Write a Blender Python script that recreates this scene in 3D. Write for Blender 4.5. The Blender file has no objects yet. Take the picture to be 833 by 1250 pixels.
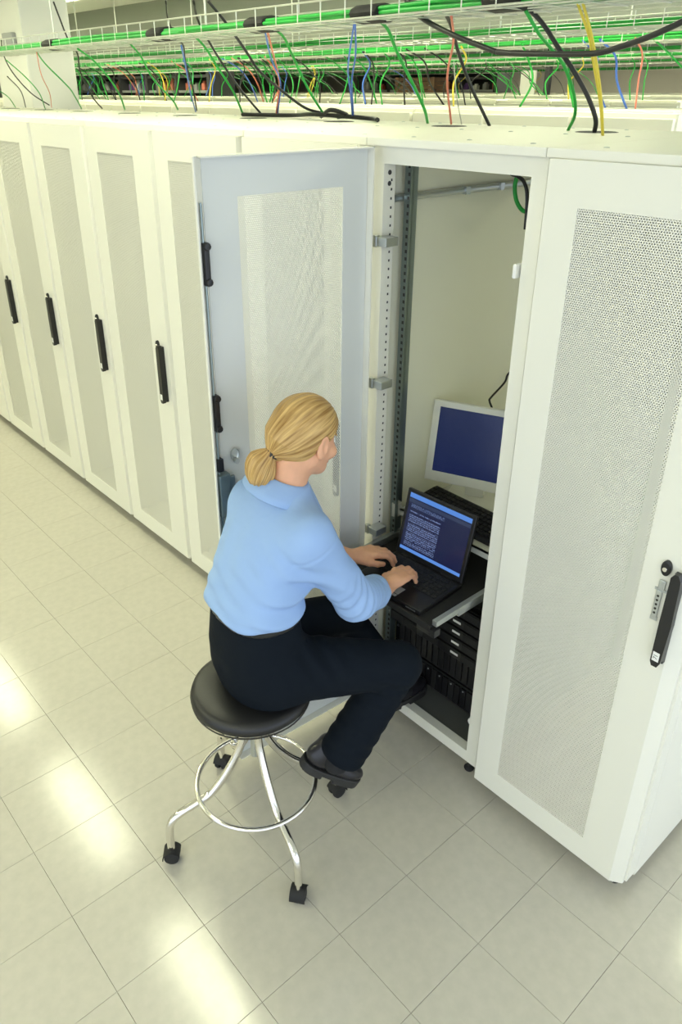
import bpy, bmesh, math, random
import numpy as np
from mathutils import Vector, Matrix

random.seed(7)
rng = np.random.default_rng(7)
scene = bpy.context.scene
COL = scene.collection

# ------------------------------------------------------------------ camera, world, light, exposure
CAM = (1.1035, -1.6408, 2.1988)
YAW, PITCH, ROLL = math.radians(-48.9644), math.radians(-26.7454), math.radians(-0.1226)
cam_d = bpy.data.cameras.new('camera')
cam = bpy.data.objects.new('camera', cam_d)
COL.objects.link(cam)
cam.location = CAM
_f = Vector((math.sin(YAW) * math.cos(PITCH), math.cos(YAW) * math.cos(PITCH), math.sin(PITCH)))
_r = Vector((math.cos(YAW), -math.sin(YAW), 0))
_u = _r.cross(_f)
_r2 = _r * math.cos(ROLL) + _u * math.sin(ROLL)
_u2 = -_r * math.sin(ROLL) + _u * math.cos(ROLL)
cam.rotation_euler = Matrix((_r2, _u2, -_f)).transposed().to_euler()
cam_d.sensor_fit = 'VERTICAL'
cam_d.sensor_height = 36.0
cam_d.lens = 931.4 / 1250 * 36.0
cam_d.shift_x = 22.65 / 1250
cam_d.shift_y = -46.43 / 1250
cam_d.clip_start = 0.02
cam_d.clip_end = 100
scene.camera = cam

world = bpy.data.worlds.new('world')
scene.world = world
world.use_nodes = True
bg = world.node_tree.nodes['Background']
bg.inputs['Color'].default_value = (0.76, 0.86, 1.0, 1)
bg.inputs['Strength'].default_value = 0.95

LAMP_STRENGTH = 11.0
LAMP_COLOR = (0.975, 0.99, 0.68)
scene.view_settings.view_transform = 'Standard'
scene.view_settings.look = 'None'
scene.view_settings.gamma = 1
scene.view_settings.use_curve_mapping = False
scene.view_settings.exposure = 1.08
scene.cycles.max_bounces = 8
scene.cycles.diffuse_bounces = 4
scene.cycles.transparent_max_bounces = 10
scene.cycles.caustics_reflective = False
scene.cycles.caustics_refractive = False
scene.cycles.sample_clamp_indirect = 6

# ------------------------------------------------------------------ materials
MATS = {}


def mat(name, color, rough=0.5, metal=0.0, spec=0.5, noise=0.0, nscale=20, bump=0.0, bscale=60, emit=None, estr=0, coat=0.0):
    m = bpy.data.materials.new(name)
    m.use_nodes = True
    nt = m.node_tree
    b = nt.nodes['Principled BSDF']
    b.inputs['Base Color'].default_value = (*color, 1)
    b.inputs['Roughness'].default_value = rough
    b.inputs['Metallic'].default_value = metal
    b.inputs['Specular IOR Level'].default_value = spec
    b.inputs['Coat Weight'].default_value = coat
    if emit:
        b.inputs['Emission Color'].default_value = (*emit, 1)
        b.inputs['Emission Strength'].default_value = estr
    if noise or bump:
        tc = nt.nodes.new('ShaderNodeTexCoord')
    if noise:
        n = nt.nodes.new('ShaderNodeTexNoise')
        n.inputs['Scale'].default_value = nscale
        n.inputs['Detail'].default_value = 4
        nt.links.new(tc.outputs['Object'], n.inputs['Vector'])
        r = nt.nodes.new('ShaderNodeValToRGB')
        r.color_ramp.elements[0].position = 0.3
        r.color_ramp.elements[1].position = 0.7
        r.color_ramp.elements[0].color = (*[c * (1 - noise) for c in color], 1)
        r.color_ramp.elements[1].color = (*[min(1, c * (1 + noise)) for c in color], 1)
        nt.links.new(n.outputs['Fac'], r.inputs['Fac'])
        nt.links.new(r.outputs['Color'], b.inputs['Base Color'])
    if bump:
        n2 = nt.nodes.new('ShaderNodeTexNoise')
        n2.inputs['Scale'].default_value = bscale
        n2.inputs['Detail'].default_value = 3
        nt.links.new(tc.outputs['Object'], n2.inputs['Vector'])
        bp = nt.nodes.new('ShaderNodeBump')
        bp.inputs['Strength'].default_value = bump
        bp.inputs['Distance'].default_value = 0.01
        nt.links.new(n2.outputs['Fac'], bp.inputs['Height'])
        nt.links.new(bp.outputs['Normal'], b.inputs['Normal'])
    MATS[name] = m
    return m


def math_node(nt, op, a, b=None, c=None):
    n = nt.nodes.new('ShaderNodeMath')
    n.operation = op
    for i, v in enumerate((a, b, c)):
        if v is None:
            continue
        if isinstance(v, (int, float)):
            n.inputs[i].default_value = v
        else:
            nt.links.new(v, n.inputs[i])
    return n.outputs[0]


def perforated(name, color, pitch, radius):
    """sheet steel with a staggered grid of round holes (really see-through)"""
    m = mat(name, color, 0.5, 0, 0.3)
    nt = m.node_tree
    b = nt.nodes['Principled BSDF']
    out = nt.nodes['Material Output']
    tc = nt.nodes.new('ShaderNodeTexCoord')
    sp = nt.nodes.new('ShaderNodeSeparateXYZ')
    nt.links.new(tc.outputs['Object'], sp.inputs[0])
    q = pitch * math.sqrt(3)

    def cell(off):
        u = math_node(nt, 'FRACT', math_node(nt, 'ADD', math_node(nt, 'DIVIDE', sp.outputs['X'], pitch), 100 + off))
        v = math_node(nt, 'FRACT', math_node(nt, 'ADD', math_node(nt, 'DIVIDE', sp.outputs['Z'], q), 100 + off))
        u = math_node(nt, 'MULTIPLY', math_node(nt, 'SUBTRACT', u, 0.5), pitch)
        v = math_node(nt, 'MULTIPLY', math_node(nt, 'SUBTRACT', v, 0.5), q)
        return math_node(nt, 'ADD', math_node(nt, 'MULTIPLY', u, u), math_node(nt, 'MULTIPLY', v, v))
    d2 = math_node(nt, 'MINIMUM', cell(0.0), cell(0.5))
    hole = math_node(nt, 'LESS_THAN', d2, radius * radius)
    tr = nt.nodes.new('ShaderNodeBsdfTransparent')
    mx = nt.nodes.new('ShaderNodeMixShader')
    nt.links.new(hole, mx.inputs[0])
    nt.links.new(b.outputs[0], mx.inputs[1])
    nt.links.new(tr.outputs[0], mx.inputs[2])
    nt.links.new(mx.outputs[0], out.inputs['Surface'])
    return m


mat('cabinet_paint', (0.80, 0.79, 0.70), 0.42, 0, 0.35, bump=0.03, bscale=400)
mat('door_inner', (0.66, 0.68, 0.66), 0.5, 0, 0.3)
mat('cabinet_inside', (0.92, 0.91, 0.72), 0.55, 0, 0.3)
perforated('perforated_steel', (0.78, 0.77, 0.68), 0.0062, 0.0018)
mat('black_plastic', (0.012, 0.012, 0.013), 0.35, 0, 0.5)
mat('black_matte', (0.02, 0.02, 0.02), 0.6, 0, 0.3)
mat('black_vinyl', (0.009, 0.009, 0.010), 0.42, 0, 0.5, bump=0.06, bscale=300)
mat('rubber', (0.02, 0.02, 0.02), 0.7, 0, 0.3)
mat('chrome', (0.80, 0.78, 0.74), 0.10, 1.0)
mat('zinc', (0.55, 0.58, 0.58), 0.35, 0.9)
mat('rail_steel', (0.30, 0.36, 0.36), 0.32, 0.85)
mat('hole_dark', (0.05, 0.05, 0.05), 0.8)
mat('tile', (0.485, 0.462, 0.395), 0.15, 0, 0.45, noise=0.04, nscale=30)
mat('grout', (0.40, 0.38, 0.30), 0.7)
mat('floor_slab', (0.55, 0.53, 0.43), 0.3, 0, 0.4)
mat('wall_grey', (0.50, 0.47, 0.42), 0.8)
mat('wall_white', (0.80, 0.80, 0.76), 0.8)
mat('ceiling_white', (0.75, 0.75, 0.70), 0.9)
mat('beam_grey', (0.32, 0.34, 0.30), 0.8)
mat('skin', (0.72, 0.385, 0.235), 0.5, 0, 0.4, noise=0.05, nscale=40)
MATS['skin'].node_tree.nodes['Principled BSDF'].inputs['Subsurface Weight'].default_value = 0.12
MATS['skin'].node_tree.nodes['Principled BSDF'].inputs['Subsurface Radius'].default_value = (0.01, 0.004, 0.002)
mat('shirt_blue', (0.29, 0.43, 0.70), 0.75, 0, 0.25, bump=0.45, bscale=11)
mat('trousers_navy', (0.005, 0.008, 0.013), 0.8, 0, 0.1, bump=0.4, bscale=12)
mat('belt_black', (0.01, 0.01, 0.01), 0.4)
mat('shoe_leather', (0.015, 0.014, 0.018), 0.30, 0, 0.5)
mat('shoe_sole', (0.02, 0.02, 0.02), 0.6)
mat('lace', (0.03, 0.03, 0.03), 0.6)
mat('eye_white', (0.8, 0.8, 0.78), 0.2)
mat('iris', (0.10, 0.16, 0.22), 0.2)
mat('lip', (0.55, 0.20, 0.17), 0.45)
mat('nail', (0.75, 0.48, 0.40), 0.3)
mat('hair_tie', (0.02, 0.015, 0.01), 0.5)
mat('monitor_white', (0.74, 0.74, 0.66), 0.4)
mat('shelf_white', (0.62, 0.63, 0.56), 0.45)
mat('label_white', (0.85, 0.85, 0.82), 0.5)
mat('ink', (0.02, 0.02, 0.02), 0.6)
mat('green_cable', (0.015, 0.36, 0.045), 0.4)
mat('black_cable', (0.015, 0.015, 0.015), 0.4)
mat('blue_cable', (0.06, 0.16, 0.60), 0.4)
mat('red_cable', (0.75, 0.22, 0.15), 0.4)
mat('yellow_cable', (0.72, 0.58, 0.06), 0.4)
mat('grey_cable', (0.45, 0.45, 0.42), 0.4)
mat('tray_wire', (0.62, 0.64, 0.58), 0.4, 0.6)
mat('lamp_housing', (0.75, 0.75, 0.72), 0.5)
mat('diffuser', (0.9, 0.9, 0.85), 0.5, emit=LAMP_COLOR, estr=LAMP_STRENGTH)
mat('dark_rack', (0.05, 0.05, 0.055), 0.6)
mat('wood_brown', (0.24, 0.14, 0.08), 0.6, noise=0.2, nscale=8)
mat('plate_dark', (0.13, 0.135, 0.125), 0.5)
mat('sock', (0.012, 0.012, 0.014), 0.9)
mat('box_purple', (0.20, 0.10, 0.35), 0.5)
mat('box_orange', (0.65, 0.25, 0.10), 0.5)
mat('box_yellow', (0.70, 0.55, 0.12), 0.5)
mat('box_grey', (0.35, 0.36, 0.36), 0.5)
mat('sign_paper', (0.80, 0.80, 0.76), 0.6)


def hair_mat():
    m = mat('hair', (0.50, 0.30, 0.09), 0.42, 0, 0.4)
    nt = m.node_tree
    b = nt.nodes['Principled BSDF']
    tc = nt.nodes.new('ShaderNodeAttribute')
    tc.attribute_name = 'strand'
    n = nt.nodes.new('ShaderNodeTexNoise')
    n.inputs['Scale'].default_value = 1.0
    n.inputs['Detail'].default_value = 4
    nt.links.new(tc.outputs['Vector'], n.inputs['Vector'])
    r = nt.nodes.new('ShaderNodeValToRGB')
    r.color_ramp.elements[0].position = 0.33
    r.color_ramp.elements[1].position = 0.68
    r.color_ramp.elements[0].color = (0.27, 0.14, 0.035, 1)
    r.color_ramp.elements[1].color = (0.66, 0.44, 0.17, 1)
    nt.links.new(n.outputs['Fac'], r.inputs['Fac'])
    nt.links.new(r.outputs['Color'], b.inputs['Base Color'])
    bp = nt.nodes.new('ShaderNodeBump')
    bp.inputs['Strength'].default_value = 0.35
    bp.inputs['Distance'].default_value = 0.004
    nt.links.new(n.outputs['Fac'], bp.inputs['Height'])
    nt.links.new(bp.outputs['Normal'], b.inputs['Normal'])


hair_mat()


def screen_mat(name, laptop):
    """a lit computer screen; object coordinates x 0..1, z 0..1"""
    m = bpy.data.materials.new(name)
    m.use_nodes = True
    nt = m.node_tree
    b = nt.nodes['Principled BSDF']
    b.inputs['Base Color'].default_value = (0.005, 0.006, 0.012, 1)
    b.inputs['Roughness'].default_value = 0.25
    tc = nt.nodes.new('ShaderNodeTexCoord')
    sp = nt.nodes.new('ShaderNodeSeparateXYZ')
    nt.links.new(tc.outputs['UV'], sp.inputs[0])
    X, Z = sp.outputs['X'], sp.outputs['Y']

    def band(v, lo, hi):
        return math_node(nt, 'MULTIPLY', math_node(nt, 'GREATER_THAN', v, lo), math_node(nt, 'LESS_THAN', v, hi))

    def mixc(fac, c1, c2):
        mx = nt.nodes.new('ShaderNodeMix')
        mx.data_type = 'RGBA'
        nt.links.new(fac, mx.inputs[0])
        for i, c in ((6, c1), (7, c2)):
            if isinstance(c, tuple):
                mx.inputs[i].default_value = (*c, 1)
            else:
                nt.links.new(c, mx.inputs[i])
        return mx.outputs[2]
    dark = (0.010, 0.014, 0.055)
    if laptop:
        nz = nt.nodes.new('ShaderNodeTexNoise')
        mp = nt.nodes.new('ShaderNodeMapping')
        mp.inputs['Scale'].default_value = (70, 34, 1)
        nt.links.new(tc.outputs['UV'], mp.inputs[0])
        nt.links.new(mp.outputs[0], nz.inputs['Vector'])
        nz.inputs['Scale'].default_value = 1.0
        nz.inputs['Detail'].default_value = 2
        glyph = math_node(nt, 'GREATER_THAN', nz.outputs['Fac'], 0.46)
        lines = math_node(nt, 'GREATER_THAN', math_node(nt, 'FRACT', math_node(nt, 'MULTIPLY', Z, 30)), 0.35)
        para = math_node(nt, 'GREATER_THAN', math_node(nt, 'FRACT', math_node(nt, 'MULTIPLY', Z, 6.2)), 0.14)
        area = math_node(nt, 'MULTIPLY', band(X, 0.05, 0.56), band(Z, 0.09, 0.70))
        text = math_node(nt, 'MULTIPLY', math_node(nt, 'MULTIPLY', glyph, lines), math_node(nt, 'MULTIPLY', area, para))
        head = math_node(nt, 'MULTIPLY', band(Z, 0.76, 0.82), band(X, 0.05, 0.6))
        head = math_node(nt, 'MULTIPLY', head, glyph)
        col = mixc(text, dark, (0.16, 0.22, 0.42))
        col = mixc(head, col, (0.08, 0.12, 0.25))
        col = mixc(band(Z, 0.84, 0.90), col, (0.03, 0.045, 0.10))
        col = mixc(band(Z, 0.92, 1.0), col, (0.10, 0.27, 0.75))
        col = mixc(band(Z, 0.0, 0.055), col, (0.12, 0.30, 0.80))
    else:
        nz = nt.nodes.new('ShaderNodeTexNoise')
        nz.inputs['Scale'].default_value = 1.5
        nt.links.new(tc.outputs['UV'], nz.inputs['Vector'])
        col = mixc(nz.outputs['Fac'], (0.006, 0.014, 0.075), (0.016, 0.022, 0.060))
    nt.links.new(col, b.inputs['Emission Color'])
    b.inputs['Emission Strength'].default_value = 0.42
    MATS[name] = m


screen_mat('laptop_screen', True)
screen_mat('monitor_screen', False)

# ------------------------------------------------------------------ mesh helpers


class MB:
    """collects geometry for one mesh"""

    def __init__(s):
        s.v, s.f, s.uv = [], [], None

    def add(s, verts, faces):
        o = len(s.v)
        s.v += [tuple(v) for v in verts]
        s.f += [tuple(i + o for i in f) for f in faces]
        return s

    def box(s, x0, x1, y0, y1, z0, z1, b=0.0):
        if b <= 0:
            v = [(x, y, z) for x in (x0, x1) for y in (y0, y1) for z in (z0, z1)]
            f = [(0, 1, 3, 2), (4, 6, 7, 5), (0, 4, 5, 1), (2, 3, 7, 6), (0, 2, 6, 4), (1, 5, 7, 3)]
            return s.add(v, f)
        bm = bmesh.new()
        bmesh.ops.create_cube(bm, size=1)
        for v in bm.verts:
            v.co = (x0 + (v.co.x + .5) * (x1 - x0), y0 + (v.co.y + .5) * (y1 - y0), z0 + (v.co.z + .5) * (z1 - z0))
        bmesh.ops.bevel(bm, geom=list(bm.edges), offset=b, segments=2, profile=0.6, affect='EDGES')
        s.bm(bm)
        return s

    def bm(s, bm):
        bm.verts.index_update()
        s.add([tuple(v.co) for v in bm.verts], [[v.index for v in f.verts] for f in bm.faces])
        bm.free()

    def prism(s, pts, axis, a, b):
        """extrude a closed 2-D outline along an axis"""
        n = len(pts)

        def P(p, t):
            q = list(p)
            q.insert(axis, t)
            return q
        v = [P(p, a) for p in pts] + [P(p, b) for p in pts]
        f = [tuple(range(n))[::-1], tuple(range(n, 2 * n))]
        f += [(i, (i + 1) % n, n + (i + 1) % n, n + i) for i in range(n)]
        return s.add(v, f)

    def tube(s, pts, r, n=8, smooth=True, closed=False, caps=True):
        pts = [Vector(p) for p in pts]
        if smooth and len(pts) > 2:
            pts = catmull(pts, 6, closed)
        m = len(pts)
        rs = r if isinstance(r, (list, tuple)) else [r] * m
        if len(rs) != m:
            rs = [rs[0] + (rs[-1] - rs[0]) * i / (m - 1) for i in range(m)]
        up = None
        vs = []
        for i, p in enumerate(pts):
            if closed:
                t = (pts[(i + 1) % m] - pts[i - 1]).normalized()
            else:
                t = (pts[min(i + 1, m - 1)] - pts[max(i - 1, 0)]).normalized()
            if up is None:
                a = Vector((0, 0, 1)) if abs(t.z) < .9 else Vector((1, 0, 0))
                up = (a - t * a.dot(t)).normalized()
            else:
                up = (up - t * up.dot(t)).normalized()
            sd = t.cross(up)
            for k in range(n):
                an = 2 * math.pi * k / n
                vs.append(p + (up * math.cos(an) + sd * math.sin(an)) * rs[i])
        fs = []
        for i in range(m if closed else m - 1):
            j = (i + 1) % m
            for k in range(n):
                l = (k + 1) % n
                fs.append((i * n + k, j * n + k, j * n + l, i * n + l))
        if caps and not closed:
            fs.append(tuple(range(n)))
            fs.append(tuple((m - 1) * n + k for k in range(n))[::-1])
        return s.add(vs, fs)

    def lathe(s, prof, n=32, o=(0, 0, 0), axis='z', a0=0, a1=2 * math.pi):
        full = abs(a1 - a0 - 2 * math.pi) < 1e-6
        m = len(prof)
        vs = []
        cnt = n if full else n + 1
        for k in range(cnt):
            an = a0 + (a1 - a0) * k / n
            for r, h in prof:
                x, y = r * math.cos(an), r * math.sin(an)
                if axis == 'z':
                    p = (x, y, h)
                elif axis == 'y':
                    p = (x, h, -y)
                else:
                    p = (h, x, y)
                vs.append((p[0] + o[0], p[1] + o[1], p[2] + o[2]))
        fs = []
        for k in range(n):
            l = (k + 1) % cnt
            for i in range(m - 1):
                fs.append((k * m + i, l * m + i, l * m + i + 1, k * m + i + 1))
        return s.add(vs, fs)

    def xform(s, M):
        s.v = [tuple(M @ Vector(v)) for v in s.v]
        return s

    def mesh(s, name, material, smooth=False, angle=None):
        me = bpy.data.meshes.new(name)
        me.from_pydata(s.v, [], s.f)
        me.validate()
        me.materials.append(MATS[material])
        bm = bmesh.new()
        bm.from_mesh(me)
        bmesh.ops.remove_doubles(bm, verts=bm.verts, dist=1e-6)
        bmesh.ops.recalc_face_normals(bm, faces=bm.faces)
        bm.to_mesh(me)
        bm.free()
        if smooth:
            me.shade_smooth()
            if angle:
                me.set_sharp_from_angle(angle=math.radians(angle))
        return me


def catmull(p, k, closed=False):
    out = []
    m = len(p)
    for i in range(m if closed else m - 1):
        if closed:
            a, b, c, d = p[i - 1], p[i], p[(i + 1) % m], p[(i + 2) % m]
        else:
            b, c = p[i], p[i + 1]
            a = p[i - 1] if i else b * 2 - c
            d = p[i + 2] if i + 2 < m else c * 2 - b
        for j in range(k):
            t = j / k
            out.append(0.5 * ((2 * b) + (c - a) * t + (2 * a - 5 * b + 4 * c - d) * t * t + (3 * b - a - 3 * c + d) * t ** 3))
    if not closed:
        out.append(p[-1])
    return out


def link(name, me, parent=None, loc=None, rot=None):
    o = bpy.data.objects.new(name, me)
    COL.objects.link(o)
    if parent is not None:
        o.parent = parent
    if loc is not None:
        o.location = loc
    if rot is not None:
        o.rotation_euler = rot
    return o


def tag(o, label=None, cat=None, group=None, kind=None):
    for k, v in (('label', label), ('category', cat), ('group', group), ('kind', kind)):
        if v:
            o[k] = v
    return o


def thing(name, label, cat, loc=(0, 0, 0), rotz=0, group=None):
    return tag(link(name, None, None, loc, (0, 0, rotz)), label, cat, group)


def copy_tree(o, parent=None):
    c = o.copy()
    COL.objects.link(c)
    c.parent = parent
    for ch in list(o.children):
        copy_tree(ch, c)
    return c


# ------------------------------------------------------------------ the setting
TP = 0.2825                                   # tile pitch
TX, TY = 0.092, -0.98                         # a tile corner
floor = link('floor', MB().box(-26, 4, -5, 16, -0.10, -0.006).mesh('floor', 'grout'))
tag(floor, kind='structure')
tile_me = MB().box(0.00045, TP - 0.00045, 0.00045, TP - 0.00045, -0.006, 0.0, 0.0008).mesh('tile', 'tile')
IX0, IX1, IY0, IY1 = -20, 2, -3, 6
for i in range(IX0, IX1 + 1):
    for j in range(IY0, IY1 + 1):
        if j > 3 and i < -2:
            continue
        link('tile', tile_me, floor, (TX + i * TP, TY + j * TP, rng.uniform(-0.0002, 0)))
rest = MB()
for i in range(-92, 12):
    for j in range(-12, 60):
        inside = IX0 <= i <= IX1 and IY0 <= j <= IY1 and not (j > 3 and i < -2)
        if inside:
            continue
        if (j < -8 or i > 7 or i < -40) and (i % 4 or j % 4):
            continue
        w = 4 if (j < -8 or i > 7 or i < -40) else 1
        x, y = TX + i * TP, TY + j * TP
        rest.box(x + .0006, x + TP * w - .0006, y + .0006, y + TP * w - .0006, -0.006, 0)
tag(link('tile_field', rest.mesh('tile_field', 'tile'), floor), kind='stuff')

CEIL = 3.05
tag(link('ceiling', MB().box(-26, 4, -5, 16, CEIL + 0.03, CEIL + 0.1).mesh('ceiling', 'ceiling_white')), kind='structure')
tag(link('wall_far', MB().box(-26, 4, 15.0, 15.2, 0, CEIL).mesh('wall_far', 'wall_grey')), kind='structure')
tag(link('wall_left', MB().box(-26.2, -26, -5, 16, 0, CEIL).mesh('wall_left', 'wall_grey')), kind='structure')
tag(link('wall_front', MB().box(-26, -1.6, -5.2, -5, 0, CEIL).mesh('wall_front', 'wall_white')), kind='structure')  # unseen wall, lengthened to keep cool world light off the left doors
for n, (y0, y1, z0) in enumerate(((3.45, 3.85, 2.595), (6.6, 7.0, 2.66), (11.6, 12.0, 2.66))):
    tag(link('trim_%d' % (n + 1), MB().box(-26, 4, y0, y1, z0, CEIL + 0.03).mesh('trim', 'beam_grey')), kind='structure')

# ceiling luminaires: shallow steel tray with a glowing prismatic diffuser
lh = MB()
lh.box(-.60, .60, -.15, .15, .03, .06)
lh.box(-.60, .60, -.15, -.135, 0, .04).box(-.60, .60, .135, .15, 0, .04)
lh.box(-.60, -.585, -.15, .15, 0, .04).box(.585, .60, -.15, .15, 0, .04)
lh_me = lh.mesh('housing', 'lamp_housing')
df_me = MB().box(-.583, .583, -.133, .133, .012, .028).mesh('diffuser', 'diffuser')
for ly in (-3.10, -0.26, 2.35, 5.2, 8.3, 12.6):  # rearmost row is added to brighten the far wall
    for k in range(9):
        lx = 2.19 - 1.87 * k
        if ly == -0.26 and k < 2:
            continue
        o = thing('ceiling_light', 'long white fluorescent ceiling light panel above the cabinet rows', 'ceiling light',
                  (lx, ly, CEIL - .03), 0, 'ceiling lights')
        link('housing', lh_me, o)
        link('diffuser', df_me, o)

# ------------------------------------------------------------------ server cabinets
DZ0, DZ1, TOPZ = 0.06, 2.056, 2.078
CW, CD = 0.60, 0.95
PX0, PX1, PZ0, PZ1 = 0.108, 0.430, 0.150, 1.955     # perforated field in cabinet coordinates


def door_sheet(x0, x1, PX1=PX1, ch=0.032):
    m = MB()
    t = 0.004
    xf = x1 - ch
    m.box(x0, PX0, 0, t, DZ0, DZ1).box(PX1, xf, 0, t, DZ0, DZ1)
    m.box(PX0, PX1, 0, t, DZ0, PZ0).box(PX0, PX1, 0, t, PZ1, DZ1)
    m.prism([(xf, 0), (x1, 0.022), (x1, 0.030), (x1 - .004, 0.030), (x1 - .004, 0.024), (xf, t)], 2, DZ0, DZ1)
    m.box(x0, x0 + .004, t, 0.030, DZ0, DZ1)
    m.box(x0, xf + .01, t, 0.030, DZ1 - .004, DZ1).box(x0, xf + .01, t, 0.030, DZ0, DZ0 + .004)
    return m


def door_sheet_mesh(x0, x1):
    return door_sheet(x0, x1).mesh('door', 'cabinet_paint')


def ell_prism(cx, cz, rx, rz, y0, y1, n=20, b=0.002):
    m = MB()
    rings = [(1 - b / rx, y0), (1, y0 + b), (1, y1)]
    vs, fs = [], []
    for s, y in rings:
        for k in range(n):
            a = 2 * math.pi * k / n
            vs.append((cx + rx * s * math.cos(a), y, cz + rz * s * math.sin(a)))
    for i in range(2):
        for k in range(n):
            l = (k + 1) % n
            fs.append((i * n + k, i * n + l, (i + 1) * n + l, (i + 1) * n + k))
    fs.append(tuple(range(n)))
    m.add(vs, fs)
    return m


HX = 0.522
PERF_ME = MB().add([(PX0, .002, PZ0), (PX1, .002, PZ0), (PX1, .002, PZ1), (PX0, .002, PZ1)], [(0, 1, 2, 3)]).mesh('perforated_panel', 'perforated_steel')
DOOR_ME = door_sheet(0.005, 0.580, PX1, 0.010).mesh('door', 'cabinet_paint')
# swing handle: slim tapered black lever over a narrow base
hm = MB()
hm.prism([(HX - .011, 1.163), (HX - .003, 1.175), (HX + .006, 1.175), (HX + .014, 1.160), (HX + .017, 1.03), (HX + .012, 0.915), (HX + .006, 0.900), (HX - .008, 0.900), (HX - .013, 0.912), (HX - .013, 1.03)], 1, -.030, -.012)
hm.box(HX - .010, HX + .012, -.012, 0, .905, 1.168)
HANDLE_ME = hm.mesh('handle', 'black_plastic')
km = ell_prism(0.487, 1.167, .0125, .021, -.010, 0)
KEY_ME = km.mesh('key_lock', 'black_plastic', True, 35)
BARREL_ME = MB().lathe([(0, -.013), (.0055, -.013), (.0065, -.011), (.0065, -.008)], 14, (0.486, 0, 1.165), 'y').mesh('lock_barrel', 'chrome', True, 35)
sm = MB()
sm.box(.478, .494, -.007, -.001, 1.103, 1.130, .0015).box(.470, .500, -.004, -.001, 1.098, 1.104)
sm.box(.476, .490, -.006, -.001, 1.020, 1.100, .0015).box(.474, .492, -.003, 0, 1.010, 1.022)
HASP_ME = sm.mesh('hasp', 'zinc')
dm = MB()
for k in range(5):
    dm.lathe([(0, -.0068), (.0032, -.0068), (.0032, -.0055)], 10, (.483, 0, 1.034 + k * .0125), 'y')
HASPHOLE_ME = dm.mesh('hasp_dots', 'ink')
LABEL_ME = MB().box(HX - .0095, HX + .0075, -.0306, -.0300, .917, .944).mesh('handle_label', 'label_white')


def add_door(parent, me=DOOR_ME, loc=(0, 0, 0), rotz=0, perf=PERF_ME):
    d = link('door', me, parent, loc, (0, 0, rotz))
    link('perforated_panel', perf, d)
    tag(link('handle', HANDLE_ME, d), 'black swing handle')
    tag(link('key_lock', KEY_ME, d), 'oval black key lock')
    link('lock_barrel', BARREL_ME, d)
    tag(link('hasp', HASP_ME, d), 'small zinc hasp with a row of dots')
    link('hasp_dots', HASPHOLE_ME, d)
    link('handle_label', LABEL_ME, d)
    return d


def cabinet_frame(w, bottom=True):
    m = MB()
    p = 0.046
    yf = 0.030
    m.box(0.002, p, yf, yf + .05, .068, 2.056).box(w - p, w - .002, yf, yf + .05, .068, 2.056)
    m.box(p, w - p, yf, yf + .035, 2.010, 2.056).box(p, w - p, yf, yf + .035, .068, .114)
    m.box(0.002, p, CD - .05, CD, .068, 2.056).box(w - p, w - .002, CD - .05, CD, .068, 2.056)
    m.box(0.01, w - 0.01, yf + .035, CD - .03, .090, .098)      # bottom plate
    return m


FRAME_ME = cabinet_frame(CW).mesh('frame', 'cabinet_paint')
tp = MB()
tp.box(0.001, CW - .001, .012, CD, 2.056, TOPZ, .003)
TOP_ME = tp.mesh('top_panel', 'cabinet_paint')
sc_ = MB()
for x in (.10, .30, .50):
    for y in (.10, .55, .90):
        sc_.lathe([(0, TOPZ + .003), (.006, TOPZ + .002), (.008, TOPZ)], 8, (x, y, 0))
SCREW_ME = sc_.mesh('top_screws', 'zinc')
hl = MB()
vs = []
hl.lathe([(0, TOPZ + .0015), (.06, TOPZ + .0015), (.066, TOPZ)], 20, (.30, .72, 0))
GLAND_ME = hl.mesh('cable_opening', 'hole_dark')
REAR_ME = MB().add([(.046, CD - .02, .068), (CW - .046, CD - .02, .068), (CW - .046, CD - .02, 2.056), (.046, CD - .02, 2.056)], [(0, 1, 2, 3)]).mesh('rear_panel', 'perforated_steel')
SIDE_ME = MB().box(0.0015, 0.010, .075, CD - .01, .05, 2.045, .002).mesh('side_panel', 'cabinet_paint')
INNER_ME = MB().box(.0, .008, .08, CD - .05, .09, 2.05).mesh('inner_side', 'cabinet_inside')
FOOT_ME = MB().lathe([(0, 0), (.017, 0), (.019, .006), (.012, .014), (.008, .016), (.008, .068), (0, .068)], 14).mesh('foot', 'rubber', True, 40)


def add_feet(c, w):
    for x in (.05, w - .05):
        for y in (.065, CD - .08):
            link('foot', FOOT_ME, c, (x, y, 0))


def closed_cabinet(x, label, group, w=CW):
    c = thing('server_cabinet', label, 'server cabinet', (x, 0, 0), 0, group)
    link('frame', FRAME_ME, c)
    link('top_panel', TOP_ME, c)
    link('rear_panel', REAR_ME, c)
    tag(link('top_screws', SCREW_ME, c), kind='stuff')
    link('cable_opening', GLAND_ME, c)
    link('side_panel', SIDE_ME, c)
    link('side_panel', SIDE_ME, c, (w - .0115, 0, 0))
    add_feet(c, w)
    add_door(c)
    return c


ORD = {2: 'white server cabinet half hidden behind the opened door and the seated woman',
       3: 'white server cabinet whose door is partly covered by the opened door edge',
       4: 'white server cabinet with closed perforated door, second to the left of the opened door edge',
       5: 'white server cabinet with closed door, third to the left of the opened door edge',
       6: 'white server cabinet with closed door, fourth to the left of the opened door edge',
       7: 'white server cabinet with closed door, its black handle nearest the left picture edge',
       8: 'white server cabinet cut off at the left picture edge',
       9: 'white cabinet at the far left of the row, only its top seen',
       10: 'last white cabinet top at the far left end of the front row'}
for k in range(2, 11):
    closed_cabinet(-CW * k, ORD[k], 'closed cabinets of the front row')

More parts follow.
